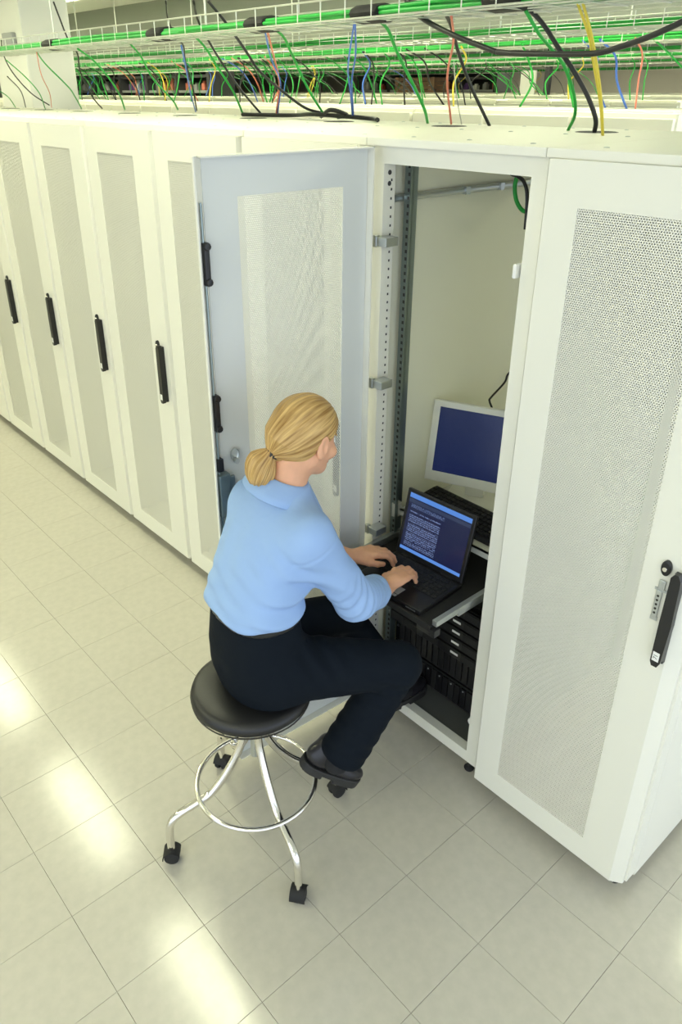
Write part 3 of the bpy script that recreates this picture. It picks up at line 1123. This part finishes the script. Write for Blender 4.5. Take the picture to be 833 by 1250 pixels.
# green and black leads inside the open cabinet
for lab, col, pts, r in (('green cable looping under the roof inside the open cabinet', 'green', [(-.45, .56, 2.055), (-.458, .55, 1.957), (-.462, .55, 1.912), (-.446, .55, 1.868), (-.41, .55, 1.845), (-.36, .55, 1.87)], .007),
                         ('black cable bundle under the roof inside the open cabinet', 'black', [(-.50, .51, 2.055), (-.455, .50, 1.97), (-.421, .50, 1.955), (-.395, .50, 1.94), (-.377, .50, 1.898), (-.37, .50, 1.80)], .006),
                         ('black lead hanging down behind the white monitor', 'black', [(-.38, .62, 1.34), (-.452, .62, 1.272), (-.468, .62, 1.23), (-.52, .62, 1.157), (-.525, .62, 1.139), (-.504, .62, 1.095), (-.47, .58, 1.0)], .004)):
    m = MB()
    m.tube(pts, r, 7)
    tag(link('inside_cable', m.mesh('inside_cable', col + '_cable', True)), lab, 'cable')

# ------------------------------------------------------------------ stool
SX, SY = -.356, -.655
st = thing('rolling_stool', 'round black padded stool with chrome legs, foot ring and castors under the woman', 'stool', (SX, SY, 0))
m = MB()
m.lathe([(0, .570), (.150, .570), (.168, .574), (.178, .586), (.181, .598), (.176, .612), (.160, .620), (.120, .6225), (0, .6225)], 48)
link('seat', m.mesh('seat', 'black_vinyl', True, 50), st)
m = MB()
m.lathe([(.171, .5735), (.1795, .584), (.1775, .5745), (.171, .5735)], 48)
link('seat_piping', m.mesh('seat_piping', 'black_plastic', True, 40), st)
m = MB()
m.lathe([(0, .548), (.045, .548), (.05, .570), (0, .570)], 20)
link('seat_plate', m.mesh('seat_plate', 'black_matte'), st)
m = MB()
m.lathe([(0, .33), (.012, .33), (.012, .55), (0, .55)], 14)
link('screw_post', m.mesh('screw_post', 'zinc', True, 40), st)
m = MB()
m.tube([(.190 * math.cos(a), .190 * math.sin(a), .222) for a in np.linspace(0, 2 * math.pi, 49)[:-1]], .0085, 10, False, True)
link('foot_ring', m.mesh('foot_ring', 'chrome', True), st)
cast = [(-.438, -.932), (-.071, -.718), (-.286, -.388), (-.653, -.602)]
for (cx, cy) in cast:
    a = math.atan2(cy - SY, cx - SX)
    u = Vector((math.cos(a), math.sin(a), 0))
    R = .293
    m = MB()
    m.tube([u * .036 + Vector((0, 0, .565)), u * .036 + Vector((0, 0, .47)), u * .040 + Vector((0, 0, .40)), u * .085 + Vector((0, 0, .31)), u * .145 + Vector((0, 0, .235)),
            u * .195 + Vector((0, 0, .212)), u * .255 + Vector((0, 0, .190)), u * .283 + Vector((0, 0, .165)), u * .292 + Vector((0, 0, .12)), u * .293 + Vector((0, 0, .052))], .0125, 12)
    link('leg', m.mesh('leg', 'chrome', True, 40), st)
    b = a + random.uniform(.6, 2.4)
    m = MB()
    for s in (-1, 1):
        mm = MB()
        mm.lathe([(0, s * .004), (.014, s * .004), (.024, s * .006), (.025, s * .012), (.023, s * .020), (.012, s * .023), (0, s * .023)], 20, axis='x')
        m.add(mm.v, mm.f)
    hood = MB()
    hood.lathe([(.0262, -.024), (.0282, -.024), (.0282, .024), (.0262, .024), (.0262, -.024)], 12, axis='x', a0=math.radians(20), a1=math.radians(190))
    m.add(hood.v, hood.f)
    m.lathe([(0, .022), (.010, .022), (.012, .028), (.012, .040), (0, .040)], 12)
    m.xform(Matrix.Translation(u * R + Vector((0, 0, .0255))) @ Matrix.Rotation(b, 4, 'Z'))
    link('castor', m.mesh('castor', 'rubber', True, 40), st)

# ------------------------------------------------------------------ the woman (signed distance shapes, one skin surface)
def smin(a, b, k):
    h = np.clip(0.5 + 0.5 * (b - a) / k, 0, 1)
    return b + (a - b) * h - k * h * (1 - h)


def smax(a, b, k):
    return -smin(-a, -b, k)


def cone(P, a, b, r1, r2):
    a = np.asarray(a, np.float32)
    b = np.asarray(b, np.float32)
    ab = b - a
    t = np.clip(((P - a) @ ab) / (ab @ ab), 0, 1)
    d = np.linalg.norm(P - a - t[:, None] * ab, axis=1)
    return d - (r1 + (r2 - r1) * t)


def ell(P, c, rad, fr=None):
    q = P - np.asarray(c, np.float32)
    if fr is not None:
        q = q @ np.asarray(fr, np.float32).T
    rad = np.asarray(rad, np.float32)
    k0 = np.linalg.norm(q / rad, axis=1)
    k1 = np.linalg.norm(q / (rad * rad), axis=1) + 1e-9
    return k0 * (k0 - 1) / k1


def surface(fn, lo, hi, res, name, material, attr=None):
    """surface-nets mesh of fn(P)=0"""
    lo = np.asarray(lo, np.float32)
    hi = np.asarray(hi, np.float32)
    S = 4
    n = (np.ceil((hi - lo) / (res * S)).astype(int)) * S + 1
    cx = [lo[i] + res * S * np.arange((n[i] - 1) // S + 1) for i in range(3)]
    G = np.stack(np.meshgrid(*cx, indexing='ij'), -1).reshape(-1, 3).astype(np.float32)
    cn = [len(c) for c in cx]
    cv = fn(G).reshape(cn).astype(np.float32)
    full = cv.repeat(S, 0).repeat(S, 1).repeat(S, 2)[:n[0], :n[1], :n[2]].copy()
    near = np.abs(full) < res * S * 2.2
    idx = np.argwhere(near)
    pts = (lo + idx * res).astype(np.float32)
    out = np.empty(len(pts), np.float32)
    for i in range(0, len(pts), 400000):
        out[i:i + 400000] = fn(pts[i:i + 400000])
    full[near] = out
    ins = full < 0
    c = np.zeros(tuple(n - 1), np.int8)
    for dx in (0, 1):
        for dy in (0, 1):
            for dz in (0, 1):
                c += ins[dx:n[0] - 1 + dx, dy:n[1] - 1 + dy, dz:n[2] - 1 + dz]
    act = np.argwhere((c > 0) & (c < 8))
    vid = -np.ones(tuple(n - 1), np.int32)
    vid[tuple(act.T)] = np.arange(len(act))
    acc = np.zeros((len(act), 3), np.float64)
    cnt = np.zeros(len(act))
    corners = [(a, b, d) for a in (0, 1) for b in (0, 1) for d in (0, 1)]
    for p in corners:
        for ax in range(3):
            if p[ax]:
                continue
            q = list(p)
            q[ax] = 1
            v0 = full[tuple((act + p).T)]
            v1 = full[tuple((act + q).T)]
            mk = (v0 < 0) != (v1 < 0)
            t = np.where(mk, v0 / np.where(mk, v0 - v1, 1), 0)
            pos = np.array(p, float)[None, :].repeat(len(act), 0)
            pos[:, ax] += t
            acc[mk] += pos[mk]
            cnt[mk] += 1
    V = lo + (act + acc / cnt[:, None]) * res
    F = []
    for ax in range(3):
        b, d = (ax + 1) % 3, (ax + 2) % 3
        sl0 = [slice(None)] * 3
        sl1 = [slice(None)] * 3
        sl0[ax] = slice(0, n[ax] - 1)
        sl1[ax] = slice(1, n[ax])
        e = ins[tuple(sl0)] != ins[tuple(sl1)]
        ed = np.argwhere(e)
        ok = (ed[:, b] > 0) & (ed[:, d] > 0) & (ed[:, b] < n[b] - 1) & (ed[:, d] < n[d] - 1)
        ed = ed[ok]
        s = ins[tuple(ed.T)]
        quad = []
        for ob, od in ((-1, -1), (0, -1), (0, 0), (-1, 0)):
            k = ed.copy()
            k[:, b] += ob
            k[:, d] += od
            quad.append(vid[tuple(k.T)])
        quad = np.stack(quad, 1)
        quad[~s] = quad[~s][:, ::-1]
        F.append(quad)
    F = np.concatenate(F)
    me = bpy.data.meshes.new(name)
    me.vertices.add(len(V))
    me.vertices.foreach_set('co', V.astype(np.float32).ravel())
    me.loops.add(F.size)
    me.loops.foreach_set('vertex_index', F.ravel().astype(np.int32))
    me.polygons.add(len(F))
    me.polygons.foreach_set('loop_start', np.arange(0, F.size, 4, dtype=np.int32))
    me.update()
    me.validate()
    me.materials.append(MATS[material])
    me.shade_smooth()
    if attr is not None:
        at = me.attributes.new('strand', 'FLOAT_VECTOR', 'POINT')
        at.data.foreach_set('vector', attr(V.astype(np.float32)).astype(np.float32).ravel())
    return me


V3 = lambda *a: np.array(a, np.float32)
nrm = lambda v: np.asarray(v, np.float32) / np.linalg.norm(v)

# joints
HEAD = V3(-.322, -.458, 1.384)
HF = nrm((-.06, .955, -.30))
HR = nrm(np.cross(HF, (0, 0, 1)))
HU = np.cross(HR, HF)
HFR = np.stack([HR, HF, HU])


def hd(r, f, u):
    return HEAD + HR * r + HF * f + HU * u


NECK = V3(-.337, -.530, 1.235)
SHR, SHL = V3(-.186, -.565, 1.172), V3(-.462, -.535, 1.155)
ELR, ELL = V3(-.175, -.405, .905), V3(-.560, -.365, .915)
WRR, WRL = V3(-.262, -.186, .798), V3(-.460, -.150, .800)
HIPR, HIPL = V3(-.262, -.608, .712), V3(-.425, -.605, .712)
KNR, KNL = V3(-.103, -.290, .650), V3(-.420, -.235, .628)
ANR, ANL = V3(-.172, -.440, .352), V3(-.375, .010, .215)

# torso sections: z, centre x, centre y, half width, half depth
TOR = np.array([[0.6, -0.342, -0.615, 0.14, 0.1], [0.7, -0.342, -0.62, 0.155, 0.112], [0.8, -0.34, -0.628, 0.148, 0.106], [0.88, -0.338, -0.632, 0.138, 0.1], [0.96, -0.336, -0.624, 0.134, 0.096], [1.04, -0.334, -0.604, 0.138, 0.098], [1.1, -0.332, -0.582, 0.142, 0.096], [1.16, -0.332, -0.56, 0.134, 0.086], [1.205, -0.334, -0.544, 0.108, 0.07], [1.24, -0.336, -0.53, 0.072, 0.058], [1.3, -0.335, -0.51, 0.05, 0.05]], np.float32)
TF = nrm((.10, .99, 0))
TR = nrm((.99, -.10, 0))


def torso(P, grow=0.0, tab=TOR):
    z = P[:, 2]
    cx, cy, a, b = (np.interp(z, tab[:, 0], tab[:, i]).astype(np.float32) for i in (1, 2, 3, 4))
    qx, qy = P[:, 0] - cx, P[:, 1] - cy
    u = qx * TR[0] + qy * TR[1]
    v = qx * TF[0] + qy * TF[1]
    a = a + grow
    b = b + grow
    k = ((np.abs(u) / a) ** 2.3 + (np.abs(v) / b) ** 2.3) ** (1 / 2.3)
    return (k - 1) * np.minimum(a, b) * .95


def hand(P, wr, d, side, tips, curl):
    """palm, four fingers with knuckle bends and a thumb; side +1 right hand, -1 left hand"""
    d = nrm(d)
    lat = nrm(np.cross(d, (0, 0, 1))) * side          # towards the little finger
    up = np.cross(lat * side, d)
    o = lambda f, l, u: wr + d * f + lat * l + up * u
    D = cone(P, o(0, 0, 0), o(.035, 0, .003), .024, .025)
    D = smin(D, ell(P, o(.052, .002, .002), (.034, .042, .0135), np.stack([lat, d, up])), .012)
    D = smin(D, cone(P, o(.045, -.018, 0), o(.078, -.026, .003), .013, .0115), .008)
    D = smin(D, cone(P, o(.045, .016, 0), o(.074, .026, -.001), .013, .0105), .008)
    specs = [(-.027, .084, .040, .024, .020, .0092), (-.009, .090, .044, .027, .021, .0094), (.009, .087, .041, .025, .020, .0090), (.026, .078, .032, .020, .018, .0080)]
    for i, (l, k, p1, p2, p3, r) in enumerate(specs):
        c = curl[i]
        k0 = o(k - .008, l, .002)
        a1, a2, a3 = -.15 - .35 * c, -.55 - .75 * c, -.95 - .75 * c
        sp = l * .25 / .03 * .12
        dirv = lambda a: d * math.cos(a) + up * math.sin(a) + lat * sp
        k1 = k0 + dirv(a1) * p1
        k2 = k1 + dirv(a2) * p2
        k3 = k2 + dirv(a3) * p3
        F = cone(P, k0, k1, r * 1.12, r)
        F = smin(F, cone(P, k1, k2, r, r * .92), .003)
        F = smin(F, cone(P, k2, k3, r * .92, r * .80), .003)
        tips.append((k3, dirv(a3)))
        D = smin(D, F, .0055)
    t0, t1, t2, t3 = o(.020, -.018, -.004), o(.048, -.042, -.010), o(.074, -.047, -.020), o(.095, -.040, -.030)
    T = smin(cone(P, t0, t1, .016, .0125), cone(P, t1, t2, .0118, .0102), .006)
    T = smin(T, cone(P, t2, t3, .0102, .0085), .003)
    return smin(D, T, .009)


HDR, HDL = nrm((-.10, .98, .14)), nrm((.46, .88, .12))


def body(P):
    out = np.full(len(P), .3, np.float32)

    def grp(c, r, f, k=.012):
        mk = np.linalg.norm(P - np.asarray(c, np.float32), axis=1) < r
        if mk.any():
            out[mk] = smin(out[mk], f(P[mk]), k)

    def fh(Q):
        D = ell(Q, hd(0, -.012, .020), (.071, .088, .078), HFR)
        D = smin(D, ell(Q, hd(0, .026, -.034), (.056, .060, .070), HFR), .03)
        D = smin(D, ell(Q, hd(0, .052, -.082), (.029, .029, .023), HFR), .025)
        D = smin(D, cone(Q, hd(-.047, -.005, -.056), hd(-.018, .056, -.086), .018, .016), .02)
        D = smin(D, cone(Q, hd(.047, -.005, -.056), hd(.018, .056, -.086), .018, .016), .02)
        for s in (-1, 1):
            D = smax(D, -ell(Q, hd(s * .031, .094, -.008), (.017, .012, .011), HFR), .012)
            D = smin(D, ell(Q, hd(s * .036, .066, -.036), (.022, .018, .018), HFR), .02)
        D = smin(D, cone(Q, hd(0, .086, .004), hd(0, .103, -.036), .008, .0115), .010)
        for s in (-1, 1):
            D = smin(D, ell(Q, hd(s * .011, .095, -.040), (.008, .010, .007), HFR), .006)
        D = smin(D, ell(Q, hd(0, .086, -.066), (.021, .010, .0055), HFR), .006)
        D = smin(D, ell(Q, hd(0, .084, -.077), (.018, .010, .006), HFR), .006)
        for s in (-1, 1):
            E_ = ell(Q, hd(s * .075, -.006, -.014), (.009, .019, .033), HFR)
            E_ = smax(E_, -ell(Q, hd(s * .085, -.003, -.010), (.008, .011, .020), HFR), .004)
            E_ = smin(E_, ell(Q, hd(s * .071, -.002, -.038), (.007, .009, .010), HFR), .005)
            D = smin(D, E_, .004)
        D = smin(D, cone(Q, hd(0, -.030, -.050), NECK, .054, .055), .025)
        return D
    grp(HEAD, .26, fh)
    grp((-.35, -.62, .95), .48, lambda Q: smax(torso(Q, -.016), np.maximum(Q[:, 2] - 1.27, .60 - Q[:, 2]), .02), .03)
    for S_, E_, W_ in ((SHR, ELR, WRR), (SHL, ELL, WRL)):
        grp((S_ + E_) / 2, .30, lambda Q: cone(Q, S_, E_, .045, .036), .03)
        mid = E_ + (W_ - E_) * .3
        grp((E_ + W_) / 2, .26, lambda Q: smin(cone(Q, E_, mid, .036, .038), cone(Q, mid, W_, .038, .0245), .02), .012)
    tr_, tl_ = [], []
    grp(WRR + HDR * .08, .16, lambda Q: hand(Q, WRR, HDR, 1, tr_, (.55, .5, .5, .6)), .008)
    grp(WRL + HDL * .08, .16, lambda Q: hand(Q, WRL, HDL, -1, tl_, (.55, .5, .5, .55)), .008)
    for H_, K_, A_ in ((HIPR, KNR, ANR), (HIPL, KNL, ANL)):
        grp((H_ + K_) / 2, .36, lambda Q: cone(Q, H_, K_, .075, .050), .03)
        grp((K_ + A_) / 2, .34, lambda Q: cone(Q, K_, A_, .048, .032), .02)
    for A_, T_ in ((ANR, FTR), (ANL, FTL)):
        grp((A_ + T_) / 2, .22, lambda Q: cone(Q, A_ - V3(0, 0, .02), T_ - V3(0, 0, .012), .026, .012), .02)
    return out


# shoes: heel point, direction
SHOE_R = (V3(-.272, -.548, .283), nrm((.42, .70, -.52)))
SHOE_L = (V3(-.385, -.065, .1155), nrm((.10, .99, .0)))
FTR = SHOE_R[0] + SHOE_R[1] * .17 + V3(0, 0, .05)
FTL = SHOE_L[0] + SHOE_L[1] * .17 + V3(0, 0, .05)

pw = link('person', surface(body, (-.66, -.82, .10), (0.0, .24, 1.51), .0034, 'person', 'skin'))
tag(pw, 'blond woman in blue shirt and dark trousers seated on the stool, typing on the laptop', 'person')


def fold(P, c, d, n, amp, wid, wav):
    """a run of soft creases around point c, along direction d"""
    q = P - np.asarray(c, np.float32)
    s = q @ nrm(d)
    g = np.exp(-(np.linalg.norm(q, axis=1) / wid) ** 2)
    return amp * g * np.sin(s * wav + n)


SHT = TOR.copy()
SHT[:, 3] += .010
SHT[:, 4] += .010
SHT = np.array([[0.7, -0.338, -0.636, 0.16, 0.124], [0.86, -0.338, -0.64, 0.164, 0.126], [0.91, -0.338, -0.642, 0.163, 0.126], [0.95, -0.336, -0.64, 0.158, 0.12], [1.0, -0.335, -0.625, 0.152, 0.114], [1.06, -0.333, -0.603, 0.153, 0.112], [1.11, -0.332, -0.583, 0.154, 0.108], [1.16, -0.332, -0.563, 0.146, 0.098], [1.205, -0.334, -0.547, 0.118, 0.08], [1.24, -0.336, -0.532, 0.08, 0.065], [1.3, -0.335, -0.51, 0.055, 0.055]], np.float32)
CUFR, CUFL = ELR + (WRR - ELR) * .60, ELL + (WRL - ELL) * .60


def shirt(P):
    D = smax(torso(P, 0, SHT), P[:, 2] - 1.262, .01)
    hem = .928 + .006 * np.sin(P[:, 0] * 31) + .010 * np.sin(P[:, 1] * 22 + 1)
    D = smax(D, hem - P[:, 2], .006)
    for S_, E_, C_, W_ in ((SHR, ELR, CUFR, WRR), (SHL, ELL, CUFL, WRL)):
        e2 = E_ + (C_ - E_) * 1.0
        A = smin(cone(P, S_, E_, .058, .058), cone(P, NECK - V3(0, 0, .045), S_ + V3(0, 0, .004), .050, .050), .05)
        B = cone(P, E_, e2, .060, .050)
        ax = nrm(W_ - E_)
        B = smax(B, (P - C_) @ ax, .004)
        A = smin(A, B, .018)
        D = smin(D, A, .055)
        D = D + fold(P, E_ + V3(0, 0, .02), W_ - E_, 1.0, .0045, .09, 210) + fold(P, C_, (.1, .2, 1), .5, .003, .06, 260)
        D = D + fold(P, S_ + (E_ - S_) * .45, (.15, .6, 1), 2, .0030, .12, 110)
        sa = nrm(E_ - S_)
        sm_ = (P - S_) @ sa - .020
        D = D + .0022 * np.exp(-(sm_ / .005) ** 2) * np.exp(-(np.linalg.norm(P - S_, axis=1) / .10) ** 4) - .0008 * np.exp(-((sm_ - .012) / .008) ** 2) * np.exp(-(np.linalg.norm(P - S_, axis=1) / .10) ** 4)
    # blousing over the waistband and pulls from the armpit
    D = D + fold(P, (-.22, -.66, .98), (.45, .15, 1), 0.4, .0065, .10, 110)
    D = D + fold(P, (-.30, -.74, .95), (.25, .1, 1), 2.2, .0042, .10, 120)
    D = D + fold(P, (-.42, -.70, .96), (-.3, .1, 1), 1.4, .0035, .08, 120)
    D = D + fold(P, (-.22, -.62, 1.08), (.9, .2, .8), 1.0, .0055, .07, 120)
    D = D + fold(P, (-.36, -.66, 1.10), (1, -.2, .25), .6, .0022, .10, 75)
    # small open pleat at the back
    sl = cone(P, V3(-.405, -.672, 1.150), V3(-.428, -.690, 1.100), .0045, .002)
    D = smax(D, -sl, .006)
    return D


sh_o = link('shirt', surface(shirt, (-.72, -.84, .74), (-.05, -.16, 1.29), .0042, 'shirt', 'shirt_blue'), pw)
tag(sh_o, 'light blue long-sleeved shirt')

PEL = np.array([[0.6, -0.346, -0.616, 0.11, 0.085], [0.64, -0.345, -0.62, 0.155, 0.118], [0.7, -0.344, -0.626, 0.166, 0.128], [0.78, -0.342, -0.634, 0.162, 0.124], [0.84, -0.34, -0.638, 0.152, 0.116], [0.95, -0.338, -0.64, 0.14, 0.104]], np.float32)


def trousers(P):
    D = smax(torso(P, 0, PEL), np.maximum(P[:, 2] - .945, .618 - P[:, 2]), .02)
    for H_, K_, A_, rh, fl in ((HIPR, KNR, ANR, .100, .074), (HIPL, KNL, ANL, .098, .058)):
        T = smin(cone(P, H_, K_, rh, .070), cone(P, K_, A_, .066, fl), .02)
        ax = nrm(A_ - K_)
        T = smax(T, (P - A_) @ ax - .030, .004)
        D = smin(D, T, .035)
        D = D + fold(P, K_ + (A_ - K_) * .12 - V3(0, .04, 0), (.1, .5, 1), .3, .004, .08, 140)
        D = D + fold(P, A_ + (K_ - A_) * .2, A_ - K_, 1, .0035, .09, 120)
        D = D + fold(P, H_ + (K_ - H_) * .25 + V3(.03, 0, .07), (.3, 1, .5), .6, .004, .10, 120)
    # flattened where the seat carries it
    rs = np.hypot(P[:, 0] + .356, P[:, 1] + .655) - .176
    D = smax(D, -np.maximum(rs, P[:, 2] - .619), .008)
    pk = cone(P, V3(-.215, -.560, .812), V3(-.190, -.575, .770), .003, .002)
    return smax(D, -pk, .005)


tag(link('trousers', surface(trousers, (-.60, -.84, .16), (.02, .12, .97), .0048, 'trousers', 'trousers_navy'), pw), 'dark navy trousers')

# turned-back cuffs
for C_, E_, W_ in ((CUFR, ELR, WRR), (CUFL, ELL, WRL)):
    ax = nrm(W_ - E_)

    def cuff(P):
        t = (P - C_) @ ax
        d = np.linalg.norm(P - C_ - t[:, None] * ax, axis=1)
        D = smax(d - .0525 - .0015 * np.sin(P[:, 2] * 150), np.abs(t + .012) - .016, .004)
        return D
    tag(link('sleeve_cuff', surface(cuff, C_ - .09, C_ + .09, .0035, 'sleeve_cuff', 'shirt_blue'), pw), 'rolled shirt cuff')

# collar: stand and turned-down fall around the neck, open at the front
nax = nrm(hd(0, -.03, -.05) - NECK)
nf = nrm(V3(.10, .99, 0) - nax * np.dot(V3(.10, .99, 0), nax))
nr = np.cross(nf, nax)
cm = MB()
N = 48
rows = []
for k in range(N + 1):
    a = math.radians(-162 + 324 * k / N)            # 0 = back of the neck
    t = abs(a) / math.radians(162)
    dirv = -nf * math.cos(a) * (1.02 if abs(a) < 1.6 else 1.0) + nr * math.sin(a)
    rr = .064 - .004 * t
    dip = -.016 * t * t
    prof = [(rr, .004 + dip), (rr - .005, .034 + dip), (rr - .002, .042 + dip), (rr + .008, .039 + dip), (rr + .030 + .006 * t, .012 + dip - .006 * t),
            (rr + .047 + .024 * max(0, t - .6) / .4, -.004 + dip - .034 * max(0, t - .55) / .45)]
    base_c = NECK + nax * .008
    rows.append([base_c + dirv * r_ + nax * h_ for r_, h_ in prof])
for k in range(N):
    for i in range(5):
        cm.add([rows[k][i], rows[k + 1][i], rows[k + 1][i + 1], rows[k][i + 1]], [(0, 1, 2, 3)])
cme = cm.mesh('collar', 'shirt_blue', True, 60)
co = link('collar', cme, pw)
sol = co.modifiers.new('thickness', 'SOLIDIFY')
sol.thickness = .005
tag(co, 'turned-down shirt collar')

# belt
def belt(P):
    return smax(np.abs(torso(P, .002, PEL)) - .003, np.abs(P[:, 2] - .918) - .014, .003)


link('belt', surface(belt, (-.58, -.84, .89), (-.14, -.48, .95), .005, 'belt', 'belt_black'), pw)

# hair: combed back into a low ponytail
TIE = V3(-.328, -.562, 1.362)


HAX = nrm(hd(0, .02, .035) - TIE)
PAX = nrm(V3(-.348, -.602, 1.265) - TIE)


def strand(P, o, ax):
    """coordinates across and along hair drawn together at o"""
    v = P - o
    a = nrm(np.cross(ax, (0, .3, 1)))
    b = np.cross(ax, a)
    return np.stack([np.arctan2(v @ a, v @ b) * 12, np.linalg.norm(v, axis=1) * 14, v @ a * 3], 1)


def hair(P):
    q = (P - HEAD) @ HFR.T
    D = ell(P, hd(0, -.012, .022), (.081, .098, .088), HFR)
    D = smin(D, ell(P, hd(0, -.046, -.022), (.064, .056, .054), HFR), .03)
    pl = q[:, 1] * .75 - q[:, 2] * .66 - .020 + .012 * np.exp(-((q[:, 1] + .008) / .022) ** 2) * (np.abs(q[:, 0]) > .04)
    D = smax(D, pl, .010)
    for s in (-1, 1):
        D = smax(D, -ell(P, hd(s * .084, .002, -.018), (.030, .022, .034), HFR), .006)
    D = smin(D, cone(P, hd(0, -.085, -.012), TIE, .045, .016), .035)
    # combed strands running to the tie
    s = strand(P, TIE, HAX)
    D = D + .0008 * np.sin(s[:, 0] * 3.1) + .0008 * np.sin(s[:, 0] * 1.3 + s[:, 1])
    return D


ho = link('hair', surface(hair, HEAD - .16, HEAD + V3(.14, .16, .16), .0026, 'hair', 'hair', lambda P: strand(P, TIE, HAX)), pw)
tag(ho, 'blond hair combed back')


def pony(P):
    D = cone(P, TIE + V3(-.002, -.010, -.002), V3(-.344, -.585, 1.338), .016, .032)
    D = smin(D, ell(P, V3(-.349, -.592, 1.312), (.039, .036, .044)), .03)
    D = smin(D, cone(P, V3(-.346, -.588, 1.298), V3(-.336, -.578, 1.272), .032, .020), .02)
    s = strand(P, TIE, PAX)
    D = D + .0020 * np.sin(s[:, 0] * 1.0 + s[:, 1] * .8) + .0008 * np.sin(s[:, 0] * 2.7)
    return D


tag(link('ponytail', surface(pony, (-.42, -.67, 1.22), (-.27, -.51, 1.40), .0026, 'ponytail', 'hair', lambda P: strand(P, TIE, PAX)), pw), 'short rolled blond ponytail')
tm = MB()
tax = Vector(nrm(TIE - hd(0, -.085, -.012)))
tm.tube([Vector(TIE) - tax * .006, Vector(TIE) + tax * .010], .0225, 16, False)
tag(link('hair_tie', tm.mesh('hair_tie', 'hair_tie', True, 40), pw), 'dark hair tie')

# eyes, brows, lips
for s in (-1, 1):
    e = MB()
    e.lathe([(.0105 * math.sin(t), -.0105 * math.cos(t)) for t in np.linspace(0, math.pi, 12)], 18)
    e.xform(Matrix.Translation(Vector(hd(s * .031, .0715, -.008))))
    eo = link('eye', e.mesh('eye', 'eye_white', True), pw)
    e = MB()
    c = Vector(hd(s * .031, .0715, -.008)) + Vector(HF) * .0088
    e.lathe([(0, .0025), (.003, .0022), (.0052, .0005)], 16)
    e.xform(Matrix.Translation(c) @ Vector((0, 0, 1)).rotation_difference(Vector(HF)).to_matrix().to_4x4())
    link('iris', e.mesh('iris', 'iris', True), eo)
    e = MB()
    e.tube([hd(s * .014, .0855, .010), hd(s * .030, .0815, .015), hd(s * .044, .070, .010)], .0026, 6)
    link('eyebrow', e.mesh('eyebrow', 'hair', True), pw)
e = MB()
e.tube([hd(-.019, .086, -.071), hd(-.008, .0955, -.068), hd(0, .0955, -.069), hd(.008, .0955, -.068), hd(.019, .086, -.071)], .0035, 6)
e.tube([hd(-.019, .086, -.072), hd(0, .094, -.077), hd(.019, .086, -.072)], .004, 6)
link('lips', e.mesh('lips', 'lip', True), pw)

# finger nails
for W_, H_, sd, cu_ in ((WRR, HDR, 1, (.55, .5, .5, .6)), (WRL, HDL, -1, (.55, .5, .5, .55))):
    tp_ = []
    hand(np.zeros((1, 3), np.float32), W_, H_, sd, tp_, cu_)
    for (k3, dv) in tp_:
        dv = nrm(dv)
        upn = nrm(np.cross(np.cross(dv, (0, 0, 1)), dv))
        upn = upn if upn @ nrm(H_) > 0 else -upn
        n = MB()
        n.lathe([(0, .0012), (.0035, .0009), (.0048, 0)], 10)
        n.xform(Matrix.Translation(Vector(k3 + upn * .0066)) @ Vector((0, 0, 1)).rotation_difference(Vector(upn)).to_matrix().to_4x4())
        link('fingernail', n.mesh('fingernail', 'nail', True), pw)

# socks
for A_, K_ in ((ANR, KNR), (ANL, KNL)):
    ax = nrm(K_ - A_)
    link('sock', surface(lambda P: cone(P, A_ - ax * .055, A_ + ax * .07, .041, .040), A_ - .13, A_ + .13, .005, 'sock', 'sock'), pw)

# shoes
for (H_, d_), A_ in ((SHOE_R, ANR), (SHOE_L, ANL)):
    d_ = np.asarray(d_)
    lat = nrm(np.cross(d_, (0, 0, 1)))
    up = np.cross(lat, d_)
    o = lambda f, l, u: H_ + d_ * f + lat * l + up * u
    FRS = np.stack([lat, d_, up])

    def upper(P):
        q = (P - H_) @ FRS.T
        D = ell(P, o(.052, 0, .058), (.036, .050, .040), FRS)
        D = smin(D, ell(P, o(.150, 0, .040), (.042, .075, .026), FRS), .03)
        D = smin(D, cone(P, o(.060, 0, .070), o(.130, 0, .055), .034, .030), .02)
        D = smin(D, cone(P, o(.045, 0, .06), o(.050, 0, .105), .036, .038), .015)
        return smax(D, .028 - q[:, 2], .004)

    def sole(P):
        q = (P - H_) @ FRS.T
        w = .037 + .008 * np.sin(np.clip((q[:, 1] - .02) / .2, 0, 1) * math.pi)
        D2 = np.sqrt((q[:, 0]) ** 2 + (np.maximum(np.maximum(.038 - q[:, 1], q[:, 1] - .188), 0)) ** 2) - w
        hgt = np.where((q[:, 1] > .075) & (q[:, 1] < .115), .012, 0.0)
        D = np.maximum(D2, np.maximum(q[:, 2] - .031, hgt - q[:, 2]))
        return D
    lo, hi = np.minimum(o(-.05, 0, 0), o(.27, 0, 0)) - .08, np.maximum(o(-.05, 0, 0), o(.27, 0, 0)) + .13
    so = link('shoe', surface(upper, lo, hi, .0036, 'shoe', 'shoe_leather'), pw)
    link('sole', surface(sole, lo, hi, .0036, 'sole', 'shoe_sole'), so)
    lm = MB()
    for i in range(4):
        f = .090 + i * .014
        u = .100 - i * .009
        lm.tube([o(f, -.022, u - .008), o(f + .004, 0, u + .004), o(f, .022, u - .008)], .0028, 6)
    link('lace', lm.mesh('lace', 'lace', True), so)
